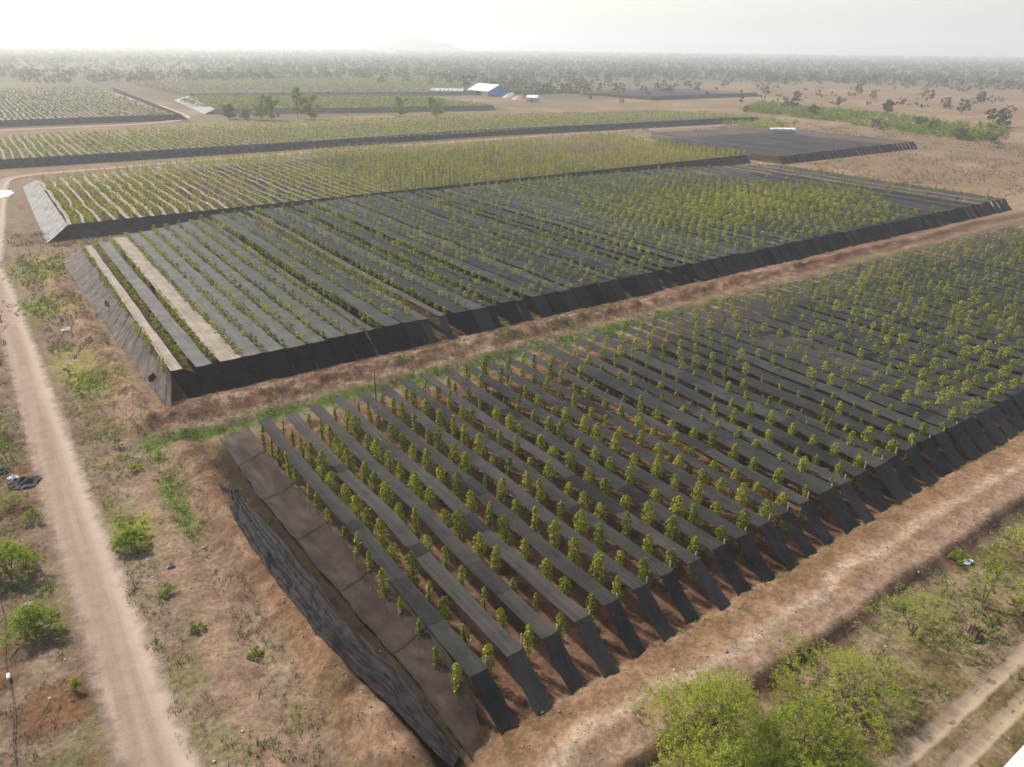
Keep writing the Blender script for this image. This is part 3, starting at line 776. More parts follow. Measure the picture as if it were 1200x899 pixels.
def tree_meshes(h, R, n, L, seed, z0, clumps, trunk_r, tint, spread=.34, stems=1, wr=.6, spray=False):
    rng = np.random.default_rng(seed)
    if spray: P, N, C = spray_pts(h, R, n, rng, z0); n = len(P)
    else: P, N, C = crown_pts(h, R, n, rng, z0, clumps, spread)
    V, Fq = leaf_cloud(P, N, L * rng.uniform(.6, 1.35, n), rng, wr)
    t_ = np.repeat(np.clip(rng.normal(tint, .12, n), 0, 1), 4)
    crown = np_mesh('crown', V, Fq, tint=t_)
    paths = []
    for s in range(stems):
        a = rng.random() * 6.28; o_ = R * .3 * (stems > 1)
        top = np.array([math.cos(a) * o_, math.sin(a) * o_, z0 + (h - z0) * .45])
        paths.append([(0.06 * s, 0, -.3, trunk_r), (top[0] * .4, top[1] * .4, top[2] * .5, trunk_r * .8), (*top, trunk_r * .5)])
        for c in C[rng.permutation(len(C))[:max(3, 10 // stems)]]:
            mid = (top * .5 + c * .5) * np.array([1, 1, .94])
            paths.append([(top[0] * .7, top[1] * .7, top[2] * .75, trunk_r * .5), (*mid, trunk_r * .32), (*c, trunk_r * .1)])
    trunk = np_mesh('trunk', *tube(paths, 5))
    return crown, trunk
def tree(name, x, y, h, R, n, L, seed, label, cat, mat=FARLEAF, z0=None, clumps=14, tr=None, tint=.5, group=None, spread=.34, stems=1, wr=.6, stemname='trunk', spray=None):
    spray = name in ('feathery_shrub', 'roadside_shrub', 'sapling') if spray is None else spray
    z0 = h * .25 if z0 is None else z0
    c, t = tree_meshes(h, R, n, L, seed, z0, clumps, tr or h * .018 + .03, tint, spread, stems, wr, spray)
    r0 = empty(name, (x, y, hz(x, y)))
    tag(r0, label, cat, group); link('crown', c, mat, r0); link(stemname, t, BARK, r0)
    return r0
# lower right scrub
G = 'light green shrubs below the bare soil bench'
tree('feathery_shrub', 8.2, -9.6, 6.3, 3.2, 26000, .115, 1, 'tallest feathery light green shrub, beside the bare soil bench', 'shrub', FEATHER, .3, 46, .06, .55, G, .24, 5, .35, 'stem')
tree('feathery_shrub', 6.4, -11.8, 4.2, 2.9, 15000, .115, 2, 'low pale green shrub at the bottom edge, left of the scrub', 'shrub', FEATHER, .15, 36, .05, .7, G, .24, 5, .35, 'stem')
tree('feathery_shrub', 17.8, -11.9, 3.3, 3.9, 17000, .105, 3, 'broad airy yellow green shrub standing right of the tallest shrub', 'shrub', FEATHER, .15, 60, .05, .6, G, .2, 6, .35, 'stem')
tree('feathery_shrub', 12.6, -12.6, 3.2, 3.1, 15000, .11, 4, 'mid green shrub between the tallest shrub and the wheel tracks', 'shrub', FEATHER, .15, 44, .05, .2, G, .23, 5, .4, 'stem')
tree('feathery_shrub', 9.6, -14.9, 2.6, 2.9, 13000, .11, 5, 'yellowish shrub cut off by the bottom edge of the picture', 'shrub', FEATHER, .15, 40, .05, .7, G, .24, 5, .35, 'stem')
tree('feathery_shrub', 26.6, -11.2, 3.3, 3.3, 5000, .10, 6, 'thin see-through yellow green shrub on the gully edge', 'shrub', FEATHER, .4, 50, .05, .66, G, .16, 4, .35, 'stem')
tree('sapling', 33.2, -12.6, 4.2, 1.5, 900, .17, 7, 'spindly dark green sapling with few leaves near the right edge', 'sapling', SHRUB, 1.3, 9, .05, .4, None, .3, 2, .5, 'stem')
tree('feathery_shrub', 35.5, -14.8, 2.2, 2.0, 1300, .17, 8, 'small tangled yellow green shrub beside the wheel tracks', 'shrub', FEATHER, .2, 12, .04, .55, G, .3, 4, .35, 'stem')
tree('feathery_shrub', 41.0, -12.2, 3.0, 2.8, 2200, .18, 18, 'sparse pale shrub at the right edge of the picture', 'shrub', FEATHER, .3, 16, .04, .65, G, .25, 4, .35, 'stem')
tree('feathery_shrub', 30.6, -14.2, 1.0, .9, 420, .15, 19, 'tiny dark green bush beside the brown stump', 'shrub', SHRUB, .1, 8, .04, .3, G, .35, 4, .45, 'stem')
# left side of the road
tree('roadside_shrub', -22.3, 28.8, 2.8, 2.1, 10000, .13, 11, 'large light green shrub left of the road, cut by the picture edge', 'shrub', SHRUB, .4, 24, .06, .85, 'green shrubs along the dirt road', .28, 4, .4, 'stem')
tree('roadside_shrub', -21.4, 21.0, 2.4, 1.5, 8000, .12, 12, 'round mid green shrub left of the road, nearest the lens', 'shrub', SHRUB, .4, 18, .05, .55, 'green shrubs along the dirt road', .3, 4, .4, 'stem')
tree('roadside_shrub', -14.4, 27.4, 2.0, 1.3, 6500, .12, 13, 'bright green shrub right of the road beside the pinkish soil', 'shrub', SHRUB, .3, 16, .05, .75, 'green shrubs along the dirt road', .3, 4, .4, 'stem')
for k, (x, y, h, R, lab, m, tn) in enumerate([
    (-13.4, 20.2, .75, .55, 'small dark green weed in the dry grass right of the road', SHRUB, .4), (-19.9, 14.2, .9, .5, 'small bright green weed at the left road edge', SHRUB, .6),
    (-12.6, 15.6, .6, .6, 'low olive weed beside the bare pink soil', SHRUB, .2), (-14.0, 59.5, 1.0, .45, 'dark little shrub standing alone above the yellow grass', SHRUB, .15),
    (-14.3, 66.5, 1.3, .5, 'slender dark shrub beside the road behind the yellow grass', SHRUB, .15), (-21.6, 38.6, 1.5, 1.1, 'bushy green shrub just in front of the black rubbish heap', SHRUB, .5),
    (-20.4, 35.6, 1.1, .8, 'low spreading green shrub below the rubbish heap', SHRUB, .55), (-21.5, 47.8, 2.2, .7, 'upright green shrub behind the black rubbish heap', SHRUB, .5),
    (-21.7, 53.5, 1.6, .7, 'leafy green shrub farthest up the left picture edge', SHRUB, .6), (-12.6, 44.6, 1.0, .5, 'spiky olive plant beside a brown twig pile', SHRUB, .3),
    (-12.2, 39.4, .5, .7, 'flat light green weed patch above the pink soil', SHRUB, .8), (-10.2, 11.4, .5, .5, 'small green weed at the foot of the orange bank', SHRUB, .5),
    (28.5, -9.4, .7, .7, 'dark green weed in the gully under the bench edge', SHRUB, .3), (36.9, -9.0, .8, .8, 'leafy weed at the gully by the white rubble', SHRUB, .35)]):
    tree('weed', x, y, h, R, int(700 * R + 200), .12, 200 + k, lab, 'weed', m, .05, 8, .02, tn, 'green weeds and small bushes', .4, 3, .45, 'stem')
# roadside trees between the far fields
for k, (px_, d, h, R, lab) in enumerate([(291, 420, 13, 3.6, 'leftmost tall tree before the dark net wall'), (304, 418, 12, 3.6, 'tree touching the right of the leftmost roadside tree'),
        (336, 424, 15.5, 3.2, 'tallest narrow tree of the roadside pair'), (352, 420, 12.5, 3.4, 'rounder tree right of the tallest roadside tree'), (460, 432, 13, 4.2, 'single bushy tree before the far net wall'),
        (503, 424, 10.5, 4.6, 'low round tree right of the single bushy tree'), (271, 425, 6, 2.2, 'small bush tree left of the roadside trees'), (252, 428, 7, 2.6, 'small dark tree at the corner of the net wall')]):
    x, y = dirp(px_, d); tree('roadside_tree', x, y, h * 1.05, R * 1.2, 1300, 1.0, 300 + k, lab, 'tree', SHRUB if k != 7 else FARLEAF, h * .04, 26, .2, .5, 'trees beside the far net wall', .4)
# trees scattered over the dry land
TREES = []
for k in range(8):
    h = 9 + k % 4; c, t = tree_meshes(h, h * (.34 + .05 * (k % 3)), 420, 1.5, 400 + k, h * .1, 16, .22, .1 + .09 * k, .34)
    c.materials.append(FARLEAF); t.materials.append(BARK); TREES.append((c, t))
ZONES = [  # (label, group, list of (px, distance, scale))
    ('hazy dark tree on the brown grassland at right', 'scattered trees on the brown grassland', [(818, 760, 1.0), (806, 790, 1.1), (925, 560, .8), (935, 540, .9), (938, 640, 1.0), (989, 600, .95), (1050, 520, 1.0), (1108, 430, .7), (1049, 560, .7), (830, 640, .8), (872, 600, .7), (880, 505, .6), (960, 480, .9), (1010, 760, 1.0), (1030, 700, .8), (1065, 640, .7), (1120, 620, .9), (1140, 560, 1.0), (1095, 720, 1.0), (1160, 700, 1.1), (1175, 520, .9), (1192, 480, 1.1), (900, 720, .8), (850, 850, 1.0), (780, 700, .9), (760, 640, .6), (728, 560, .5), (745, 800, .9), (700, 720, .9), (690, 600, .5)]),
    ('grey hazy tree in the scrub behind the blue shed', 'trees behind the blue shed', [(636, 690, 1.1), (666, 700, .8), (543, 720, 1.3), (500, 780, 1.0), (520, 800, 1.1), (600, 860, 1.0), (575, 820, .9), (470, 830, 1.2), (440, 800, 1.1), (420, 900, 1.2), (650, 880, .9), (620, 940, 1.1), (680, 820, 1.0), (710, 900, 1.1)]),
    ('faded grey tree beyond the far green fields at left', 'trees beyond the far fields', [(292, 880, 1.4), (305, 890, 1.2), (60, 900, 1.1), (110, 930, 1.2), (160, 910, 1.0), (210, 890, 1.3), (340, 960, 1.2), (380, 900, 1.0), (260, 980, 1.2), (20, 960, 1.1)])]
for lab, grp, L_ in ZONES:
    for (px_, d, s) in L_:
        x, y = dirp(px_, d); c, t = random.choice(TREES)
        r0 = empty('savanna_tree', (x, y, 0), rnd(0, 6.28)); s *= .8; r0.scale = (s * rnd(.8, 1.25), s * rnd(.8, 1.25), s * rnd(.8, 1.1)); tag(r0, lab, 'tree', grp)
        link('crown', c, None, r0); link('trunk', t, None, r0)
for k, (px_, d, h, R, lab) in enumerate([(1189, 372, 6.5, 5.5, 'big dark bush at the right edge behind the brown field'), (1146, 395, 5.0, 4.0, 'dull bush on the brown field left of the big edge bush'), (1180, 455, 11, 3.0, 'tall narrow tree at the right edge above the bushes'),
        (1040, 430, 5, 5, 'wide grey bush behind the crop hedge'), (1090, 455, 5, 4, 'dull olive bush on the grassland behind the hedge')]):
    x, y = dirp(px_, d); tree('field_bush', x, y, h, R, 520, .7, 500 + k, lab, 'bush', FARLEAF, .4, 16, .15, .45, 'bushes at the right behind the flat net field', .36)
# distant woodland, one mass
V_, F_, T_ = [], [], []; c_ = 0
def wood(x, y, h, R, n, L, tint):
    global c_
    th = RNG.random(n) * 6.28; q = np.sqrt(RNG.random(n)); z = h * (.2 + .8 * RNG.random(n)); lim = R * np.sqrt(np.clip(1 - (z / h * 1.6 - .8) ** 2, .1, 1))
    P = np.stack([x + lim * q * np.cos(th), y + lim * q * np.sin(th), z], -1)
    V, Fq = leaf_cloud(P, np.tile([0, 0, .5], (n, 1)), L * RNG.uniform(.7, 1.3, n), RNG, .8)
    V_.append(V); F_.append(Fq + c_); T_.append(np.full(len(V), tint)); c_ += len(V)
k = 0
while k < 9000:
    d = 620 + 3400 * RNG.random() ** 1.1; px_ = RNG.uniform(-20, 1220); x, y = dirp(px_, d)
    if fbm(np.array([x]), np.array([y]), 260, 91, 3)[0] + (d - 1100) / 6500 + .6 * (fbm(np.array([x]), np.array([y]), 160, 95, 3)[0] - .5) - (.16 if px_ > 690 and d < 1000 else 0) < .36 + .16 * RNG.random(): k += 1; continue
    if d < 1000 and px_ < 560 and y < 810 and x < 430: k += 1; continue
    h = rnd(5, 10) + (d > 2500) * 2; wood(x, y, h, h * rnd(.45, .75), 30 if d < 1500 else 14, 2.2 if d < 1500 else 3.8, rnd(0, .6)); k += 1
for k in range(2600):
    d = rnd(3900, 7000); px_ = rnd(-20, 1220); x, y = dirp(px_, d); h = rnd(8, 17); wood(x, y, h, h * 1.3, 10, 9, rnd(0, .6))
for k in range(4500):
    d = 600 + 2400 * RNG.random() ** 1.2; px_ = RNG.uniform(-20, 1220); x, y = dirp(px_, d)
    if d < 1000 and px_ < 560 and y < 810 and x < 430: continue
    if px_ > 690 and d < 950 and RNG.random() < .8: continue
    if fbm(np.array([x]), np.array([y]), 160, 95, 3)[0] > .55: continue
    h = rnd(1.5, 4.5); wood(x, y, h, h * rnd(.7, 1.6), 9, 1.8 + d / 1500, rnd(0, .8))
o = link('far_woodland', np_mesh('far_woodland', np.concatenate(V_), np.concatenate(F_), tint=np.concatenate(T_)), FARLEAF)
tag(o, 'hazy grey scrub woodland running to the horizon', 'woodland', kind='stuff')
# crop hedge (cassava) behind the flat field
V_, F_, T_ = [], [], []; c_ = 0
for k in range(4200):
    u = RNG.random(); a = np.array([390, 300]) * (1 - u) + np.array([336, 122]) * u
    b = np.array([462, 340]) * (1 - u) + np.array([415, 150]) * u; v = RNG.random(); p = a * (1 - v) + b * v
    if fbm(np.array([p[0]]), np.array([p[1]]), 9, 5, 3)[0] < .42: continue
    wood(p[0], p[1], rnd(1.4, 3.2), rnd(.8, 1.5), 12, .7, rnd(-.3, .5))
for k in range(500):
    p = (rnd(300, 345), rnd(215, 290)); 
    if fbm(np.array([p[0]]), np.array([p[1]]), 14, 5, 3)[0] > .48: wood(p[0], p[1], rnd(1.0, 2.4), rnd(.9, 1.5), 12, .7, rnd(.2, .9))
o = link('crop_hedge', np_mesh('crop_hedge', np.concatenate(V_), np.concatenate(F_), tint=np.concatenate(T_)), SHRUB)
tag(o, 'green leafy crop field in a belt behind the flat net field', 'crop', kind='stuff')

# ------------------------------------------------------------------ grass
def tufts(N, region, prob, h, nb, wblade, seed):
    rng = np.random.default_rng(seed)
    x = rng.uniform(region[0], region[1], N); y = rng.uniform(region[2], region[3], N)
    p = prob(x, y); keep = rng.random(N) < p; x, y = x[keep], y[keep]; z = height(x, y)
    n = len(x); hh = h * rng.uniform(.5, 1.4, n)
    X_ = np.repeat(x, nb); Y_ = np.repeat(y, nb); Zg = np.repeat(z, nb); H_ = np.repeat(hh, nb) * rng.uniform(.5, 1.1, n * nb)
    th = rng.random(n * nb) * 6.28; lean = rng.uniform(.25, 1.1, n * nb); off = rng.random(n * nb) * .14
    bx = X_ + np.cos(th) * off; by = Y_ + np.sin(th) * off
    tx = bx + np.cos(th) * lean * H_; ty = by + np.sin(th) * lean * H_
    sx = -np.sin(th) * wblade; sy = np.cos(th) * wblade
    V = np.empty((n * nb, 4, 3))
    V[:, 0] = np.stack([bx - sx, by - sy, Zg - .02], -1); V[:, 1] = np.stack([bx + sx, by + sy, Zg - .02], -1)
    V[:, 2] = np.stack([tx * .6 + bx * .4 + sx * .8, ty * .6 + by * .4 + sy * .8, Zg + H_ * .75], -1); V[:, 3] = np.stack([tx, ty, Zg + H_ * .9], -1)
    t_ = np.repeat(np.repeat(rng.random(n), nb), 4)
    return V.reshape(-1, 3), np.arange(n * nb * 4).reshape(-1, 4), t_
def merge(L_):
    c = 0; VV, FF, TT = [], [], []
    for V, Fq, t_ in L_: VV.append(V); FF.append(Fq + c); TT.append(t_); c += len(V)
    return np.concatenate(VV), np.concatenate(FF), np.concatenate(TT)
def offroad(x, y): return (np.abs(x + 17.7) > 2.1 + .8 * (fbm(x, y, 3, 4, 2) - .5)) & ~((y < -15.4) & (y > -18.6) & (np.abs(np.abs(y + 17.05) - .9) < .5))
def bare(x, y): return ((x > -13.4) & (x < -10.6) & (y < 38)) | ((x > A_X0 - 3.2) & (y > -8.4) & (y < A_Y1 + 2)) | in_fields(x, y, .5) | ((x > -8.5) & (x < A_X0) & (y < 40) & (y > -5))
pd = lambda x, y: offroad(x, y) * ~bare(x, y) * (.15 + .85 * ss(.42, .6, fbm(x, y, 4, 141, 4)))
DG = merge([tufts(60000, (-30, 60, -24, 70), pd, .22, 6, .016, 1), tufts(7000, (-30, 0, 70, 150), pd, .5, 5, .04, 2),
            tufts(5000, (-1, 70, -2.2, 38), lambda x, y: .25 * ss(.45, .6, fbm(x, y, 3, 151, 3)), .25, 5, .02, 3),
            tufts(14000, (190, 345, 40, 245), lambda x, y: (~in_fields(x, y, 1)) * ss(.42, .6, fbm(x, y, 9, 161, 3)), .7, 4, .07, 9)])
o = link('dry_grass', np_mesh('dry_grass', DG[0], DG[1], tint=DG[2]), DRYGRASS); tag(o, 'dry straw-coloured grass over the open ground', 'dry grass', kind='stuff')
def pg(x, y):
    p = np.exp(-((y - 43.6) / 1.1) ** 2) * ss(-12, -9, x) * ss(75, 45, x) * 1.0
    p = np.maximum(p, np.exp(-((x + 10.1) / .8) ** 2) * ss(22, 28, y) * ss(48, 44, y))
    for gx, gy, gr in ((-13, 63, 2.6), (-13.5, 72, 1.6), (-14, 30, 1.2), (-20.8, 37, 2), (-21.5, 50, 2.5), (-11.5, 2.5, 2)):
        p = np.maximum(p, np.exp(-(((x - gx) / gr) ** 2 + ((y - gy) / (gr * 1.5)) ** 2)))
    p = np.maximum(p, np.exp(-((y - 51.6) / .5) ** 2) * ss(.5, .6, fbm(x, y, 4, 8, 2)) * .8)
    p = np.maximum(p, np.exp(-((y + 2.6) / .35) ** 2) * ss(.42, .55, fbm(x, y, 3, 18, 2)) * (x > 0) * .8)
    p = np.maximum(p, (y < -9.6) * (x > -3) * ss(.5, .64, fbm(x, y, 4.5, 28, 3)) * .7)
    p = np.maximum(p, ss(.54, .68, fbm(x, y, 3.2, 38, 3)) * ~bare(x, y) * .8)
    return np.clip(p * ss(.3, .55, fbm(x, y, 1.4, 48, 2)) * 1.3, 0, 1) * offroad(x, y)
GG = merge([tufts(70000, (-28, 62, -24, 66), pg, .26, 6, .022, 4), tufts(4000, (-28, -8, 60, 130), lambda x, y: np.maximum(np.exp(-(((x + 12) / 4) ** 2 + ((y - 118) / 7) ** 2)), np.exp(-(((x + 14) / 3) ** 2 + ((y - 96) / 5) ** 2))), .5, 6, .045, 5)])
o = link('green_grass', np_mesh('green_grass', GG[0], GG[1], tint=GG[2]), GREENGRASS); tag(o, 'short green grass and weeds along the drains and road verges', 'grass', kind='stuff')

# ------------------------------------------------------------------ buildings
def faces(name, V, Fl, mat, parent=None):
    me = bpy.data.meshes.new(name); me.from_pydata([tuple(v) for v in V], [], Fl); me.update(); return link(name, me, mat, parent)
def gable_shed(name, loc, rz, Lx, Wy, hw, hr, wallm, roofm, label, cat, over=.8):
    r0 = empty(name, loc, rz); tag(r0, label, cat); a, b = Lx / 2, Wy / 2
    V = [(-a, -b, 0), (a, -b, 0), (a, b, 0), (-a, b, 0), (-a, -b, hw), (a, -b, hw), (a, b, hw), (-a, b, hw), (-a, 0, hr), (a, 0, hr)]
    wl = faces('wall', V, [(0, 1, 5, 4), (1, 2, 6, 9, 5), (2, 3, 7, 6), (3, 0, 4, 8, 7)], wallm, r0)
    sl_ = (hr - hw) / b; e = b + over; ze = hw - sl_ * over; A2 = a + over; th = .12
    up_ = [(-A2, -e, ze), (A2, -e, ze), (A2, 0, hr), (-A2, 0, hr), (-A2, e, ze), (A2, e, ze)]
    V = [(x, y, z + .05) for x, y, z in up_] + [(x, y, z + .05 + th) for x, y, z in up_]
    faces('roof', V, [(6, 7, 8, 9), (9, 8, 11, 10), (1, 0, 3, 2), (2, 3, 4, 5), (0, 1, 7, 6), (4, 10, 11, 5), (0, 6, 9, 3), (3, 9, 10, 4), (1, 2, 8, 7), (2, 5, 11, 8)], roofm, r0)
    return r0, wl
x, y = dirp(568, 640)
bs, bw = gable_shed('blue_shed', (x, y, 0), VIEW_AZ - math.radians(90 + 52), 27, 20, 4.0, 8.2, BLUE, WHITE, 'large blue shed with a bright white metal roof', 'shed', 1.0)
V, Fq = box_pts(-13.4, 13.4, -10.16, -10.03, 0, 3.5); faces('front_wall', V, Fq, GREY, bs)
V, Fq = box_pts(-4, 4, -10.28, -10.18, 0, 3.3); faces('door', V, Fq, BLACKP, bs); V, Fq = box_pts(13.52, 13.6, -3, 3, 0, 4.0); faces('door', V, Fq, BLUE, bs)
x, y = dirp(519, 655); gable_shed('low_shed', (x, y, 0), VIEW_AZ - math.radians(90 + 8), 26, 8, 2.4, 4, GREY, GREY, 'long low grey shed left of the blue shed', 'shed')
x, y = dirp(621, 560); hb, _ = gable_shed('small_hut', (x, y, 0), VIEW_AZ - math.radians(90 + 15), 7.5, 5, 3.2, 4.4, GREY, WHITE, 'small grey green hut with pale roof right of the blue shed', 'hut', .4)
V, Fq = box_pts(-.6, .6, -2.58, -2.5, 0, 2.1); faces('door', V, Fq, BLACKP, hb)
x, y = dirp(926, 378); gable_shed('low_shed', (x, y, 0), VIEW_AZ - math.radians(90 - 8), 11, 5, 1.8, 2.7, GREY, WHITE, 'low shed with pale roof behind the bare flat net field', 'shed', .4)
def mound(name, x, y, R, h, mat, label, cat, group=None, seed=1):
    n = 22; u = np.linspace(-1, 1, n); U, W = np.meshgrid(u, u); r_ = np.hypot(U, W)
    z = h * np.clip(1 - r_, 0, 1) ** .8 * (.5 + fbm(U * 3 + seed, W * 3, 1, seed, 3)) - .05
    i_ = np.arange(n * n).reshape(n, n); Fq = np.stack([i_[:-1, :-1], i_[:-1, 1:], i_[1:, 1:], i_[1:, :-1]], -1).reshape(-1, 4)
    Fq = Fq[(r_.ravel()[Fq] < 1.02).any(axis=1)]
    o = link(name, np_mesh(name, np.stack([U * R, W * R * .7, z], -1).reshape(-1, 3), Fq, smooth=True), mat, None, (x, y, hz(x, y) - .02)); tag(o, label, cat, group); return o
x, y = dirp(594, 610); mound('rubble_heap', x, y, 7, 4, STONE, 'pale rubble heap at the right end of the blue shed', 'heap', None, 3)
x, y = dirp(604, 590); mound('rubble_heap', x, y, 6, 3, plain_mat('orange_earth', (.4, .24, .14)), 'orange earth heap between blue shed and small hut', 'heap', None, 6)
# white-roofed building whose corner shows at the bottom right
r0 = empty('white_shed', (26.0, -25.2, hz(26, -22)), 0); tag(r0, 'white flat-roofed shed, only its roof corner showing at bottom right', 'shed')
V, Fq = box_pts(-8, 8, -5, 4.7, 0, 2.3); faces('wall', V, Fq, GREY, r0)
V, Fq = box_pts(-9.5, 8.6, -5.5, 5.2, 2.32, 2.5); faces('roof', V, Fq, WHITE, r0)

# ------------------------------------------------------------------ small things
def crumple(name, x, y, sx, sy, h, mat, label, cat, seed, group=None, rz=0):
    n = 26; u = np.linspace(-1, 1, n); U, W = np.meshgrid(u, u)
    r_ = np.hypot(U, W) * (1 + .5 * (fbm(U * 2 + 5, W * 2 + seed, 1, seed, 3) - .5))
    px_, py_ = U * sx, W * sy; c, s = math.cos(rz), math.sin(rz)
    wx, wy = x + px_ * c - py_ * s, y + px_ * s + py_ * c
    z = height(wx, wy) + .04 + h * np.clip(1.1 - r_, 0, 1) ** .7 * np.abs(fbm(U * 3, W * 3 + seed, .7, seed + 3, 4) * 2 - .55)
    i_ = np.arange(n * n).reshape(n, n); Fq = np.stack([i_[:-1, :-1], i_[:-1, 1:], i_[1:, 1:], i_[1:, :-1]], -1).reshape(-1, 4)
    Fq = Fq[(r_.ravel()[Fq] < 1.0).all(axis=1)]
    o = link(name, np_mesh(name, np.stack([wx - x, wy - y, z], -1).reshape(-1, 3), Fq), mat, None, (x, y, 0)); tag(o, label, cat, group); return o
crumple('plastic_sheet', -20.4, 42.4, 1.3, 1.1, .7, BLACKP, 'crumpled black plastic heap beside the road', 'rubbish', 3, 'rubbish dumped left of the road')
crumple('plastic_sheet', -22.0, 45.6, .8, .6, .5, BLACKP, 'smaller black plastic scrap behind the main black heap', 'rubbish', 8, 'rubbish dumped left of the road')
crumple('plastic_bag', -21.2, 43.9, .45, .3, .35, WHITE, 'white bag lying between the black plastic scraps', 'rubbish', 12, 'rubbish dumped left of the road')
crumple('tarpaulin', -15.5, 202, 4.2, 6.0, .9, WHITE, 'white tarpaulin lying beside the third field corner', 'tarpaulin', 5)
crumple('debris_pile', -12.8, 83, .7, .7, .4, STONE, 'pale stone pile in dry grass beside the second field', 'debris', 7)
crumple('plastic_bag', 37.6, -9.6, .5, .3, .25, WHITE, 'white plastic lying in the gully below the bench', 'rubbish', 9)
crumple('plastic_bag', -12.6, 23.2, .3, .2, .5, STONE, 'upright pale bag on the pink soil near the bright shrub', 'rubbish', 10)
crumple('plastic_bag', -9.9, 24.6, .25, .16, .2, STONE, 'white scrap at the foot of the orange bank', 'rubbish', 14)
crumple('plastic_bag', -21.6, 24.6, .35, .22, .2, STONE, 'grey scrap between the two left roadside shrubs', 'rubbish', 15)
crumple('brown_stump', 29.6, -13.6, .7, .6, 1.0, plain_mat('rusty_brush', (.11, .06, .035)), 'rust-brown brush stump among the right shrubs', 'stump', 16)
# scattered stones and paper scraps
LV, LF = [], []; c_ = 0
for k in range(120):
    x, y = (rnd(-27, -4), rnd(-2, 75)) if random.random() < .7 else (rnd(0, 60), rnd(-22, -3))
    if x > -15.5 and False: continue
    s = rnd(.03, .075); V, Fq = box_pts(-s, s * rnd(.6, 1.3), -s * rnd(.6, 1.2), s, -s * .4, s * .6); V = np.array(V) + RNG.normal(0, s * .22, (8, 3)); a = rnd(0, 6.28)
    V = np.stack([V[:, 0] * math.cos(a) - V[:, 1] * math.sin(a) + x, V[:, 0] * math.sin(a) + V[:, 1] * math.cos(a) + y, V[:, 2] + hz(x, y)], -1)
    LV.append(V); LF.append(np.array(Fq) + c_); c_ += 8
o = link('loose_stones', np_mesh('loose_stones', np.concatenate(LV), np.concatenate(LF)), STONE); tag(o, 'small pale stones and scraps scattered over the ground', 'stones', kind='stuff')
LV, LF = [], []; c_ = 0
for k in range(3800):
    q = random.random()
    if q < .34: x, y = rnd(-1, 70), rnd(-8.6, -2.9)
    elif q < .55: x, y = random.gauss(-6.8, 1.2), rnd(-4, 42)
    elif q < .8: x, y = rnd(-9, 75), random.gauss(48.6, 1.4)
    elif q < .9: x, y = random.gauss(-9.8, 1.2), rnd(48, 90)
    else: x, y = rnd(-15, -9), rnd(0, 44)
    s = rnd(.015, .045) * (1.8 if random.random() < .06 else 1); V, Fq = box_pts(-s, s * rnd(.6, 1.4), -s * rnd(.6, 1.4), s, -s * .5, s * .55); V = np.array(V) + RNG.normal(0, s * .28, (8, 3)); a = rnd(0, 6.28)
    V = np.stack([V[:, 0] * math.cos(a) - V[:, 1] * math.sin(a) + x, V[:, 0] * math.sin(a) + V[:, 1] * math.cos(a) + y, V[:, 2] + hz(x, y)], -1)
    LV.append(V); LF.append(np.array(Fq) + c_); c_ += 8
o = link('earth_clods', np_mesh('earth_clods', np.concatenate(LV), np.concatenate(LF)), plain_mat('clod_earth', (.22, .135, .09), .95, .35, 1.3)); tag(o, 'small clods of broken reddish earth on the banks', 'clods', kind='stuff')
# dead branches on the ground
def branch(x, y, L_, a, label, seed):
    rr = random.Random(seed); P = []; p = Vector((x, y, hz(x, y) + .08)); d = Vector((math.cos(a), math.sin(a), 0)); paths = []
    main = []
    for q in range(7):
        main.append((*p, .05 - q * .005)); p = p + (d + Vector((rr.uniform(-.35, .35), rr.uniform(-.35, .35), 0))) * L_ / 6; p.z = hz(p.x, p.y) + rr.uniform(.05, .35)
    paths.append(main)
    for q in (2, 3, 4, 5):
        s = Vector(main[q][:3]); e = s + Vector((rr.uniform(-.8, .8), rr.uniform(-.8, .8), rr.uniform(.1, .5))); paths.append([(*s, .025), (*((s + e) / 2), .02), (*e, .008)])
    V, Fq = tube(paths, 5); o = link('dead_branch', np_mesh('dead_branch', V, Fq), BARK); tag(o, label, 'branch')
branch(31.5, -14.0, 3.0, .5, 'bleached dead branch beside the brown stump', 1)
branch(-8.0, 30.5, 2.0, 1.9, 'dark dead branch behind the torn end of fallen net', 2)
branch(14.5, -15.2, 2.2, .8, 'bare twig lying near the wheel tracks', 3)
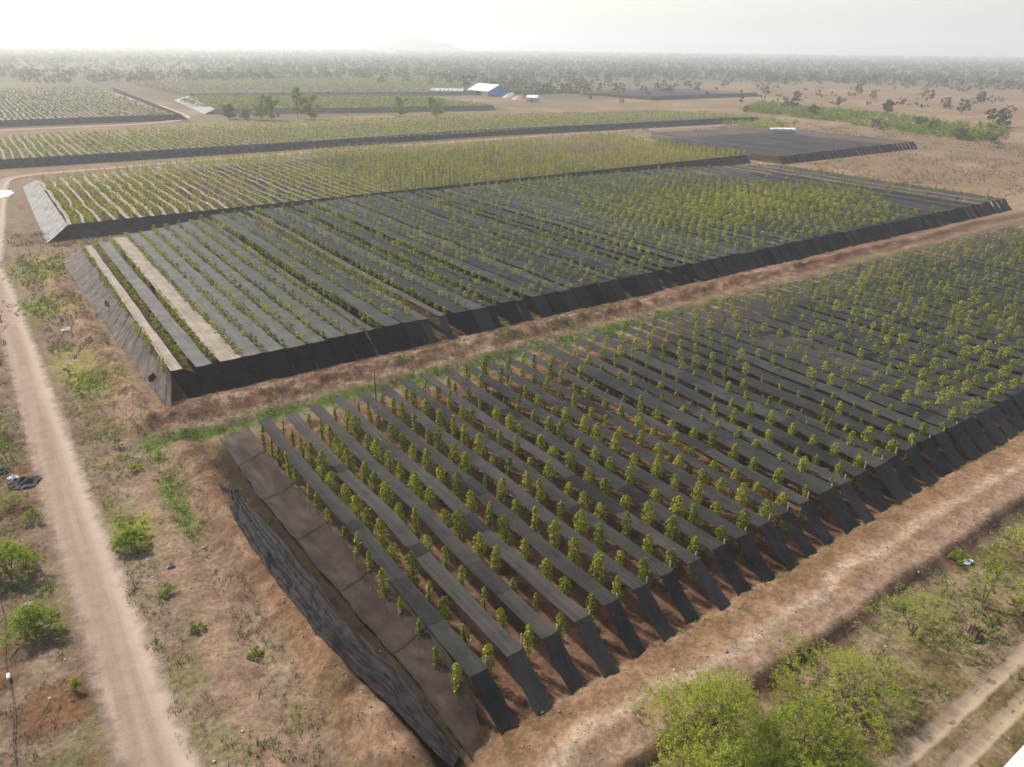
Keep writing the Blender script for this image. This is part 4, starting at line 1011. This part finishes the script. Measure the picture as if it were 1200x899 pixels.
# cable on the ground at the left edge
cr = empty('cable', (-23, 17.5, hz(-23, 17.5))); tag(cr, 'thin dark cable with a white joint lying in dry grass at left edge', 'cable')
P = [(0.1 * math.sin(q * .8), -12 + q * 1.0, hz(-23, 5.5 + q) - hz(-23, 17.5) + .2, .022) for q in range(25)]
link('wire', np_mesh('wire', *tube([P], 6)), BLACKP, cr)
link('joint', np_mesh('joint', *tube([[(0, -.25, .2, .02), (0, -.2, .2, .1), (0, .2, .2, .1), (0, .25, .2, .02)]], 8)), WHITE, cr)
# bare support poles that stand clear of the nets
for k, (x, y, h, lab) in enumerate([(11.4, 38.9, 4.3, 'dark bare pole rising above the back edge of the nearest field')]):
    o = link('support_pole', np_mesh('support_pole', *tube([[(0, 0, -.2, .08), (.02, 0, h * .6, .075), (.04, .02, h, .06)]], 7)), WOOD, None, (x, y, hz(x, y))); tag(o, lab, 'pole')

STUB = plain_mat('pale_post', (.19, .165, .14), .9, .3, 5)
pm = np_mesh('support_post', *tube([[(0, 0, -.2, .07), (0, 0, 1.5, .065), (.01, .02, 2.95, .06)]], 7)); pm.materials.append(STUB)
for k in range(1, 24):
    x, y = gapsA[k] - rnd(.35, .55), rnd(.05, .5)
    o = link('support_post', pm, None, None, (x, y, hz(x, y))); o.rotation_euler = (rnd(-.04, .04), rnd(-.05, .05), rnd(0, 6)); o.scale = (1, 1, rnd(.9, 1.06))
    tag(o, f'pale net support post at the front end of the {ordn(k + 1)} row, nearest field', 'post', 'support posts at the front of the nearest field')

# ------------------------------------------------------------------ haze
V, Fq = box_pts(-9200, 9200, -9200, 9200, -3, 185)
hzb = faces('haze', V, Fq, None); m = bpy.data.materials.new('haze_air'); m.use_nodes = True; t = m.node_tree; t.nodes.clear()
oo = t.nodes.new('ShaderNodeOutputMaterial'); pv = t.nodes.new('ShaderNodeVolumePrincipled')
pv.inputs['Color'].default_value = (.87, .86, .84, 1); pv.inputs['Density'].default_value = HAZE; pv.inputs['Anisotropy'].default_value = .35
t.links.new(pv.outputs[0], oo.inputs['Volume']); hzb.data.materials.append(m); tag(hzb, kind='stuff')
SC.cycles.max_bounces = 6; SC.cycles.transparent_max_bounces = 12; SC.cycles.volume_bounces = 3
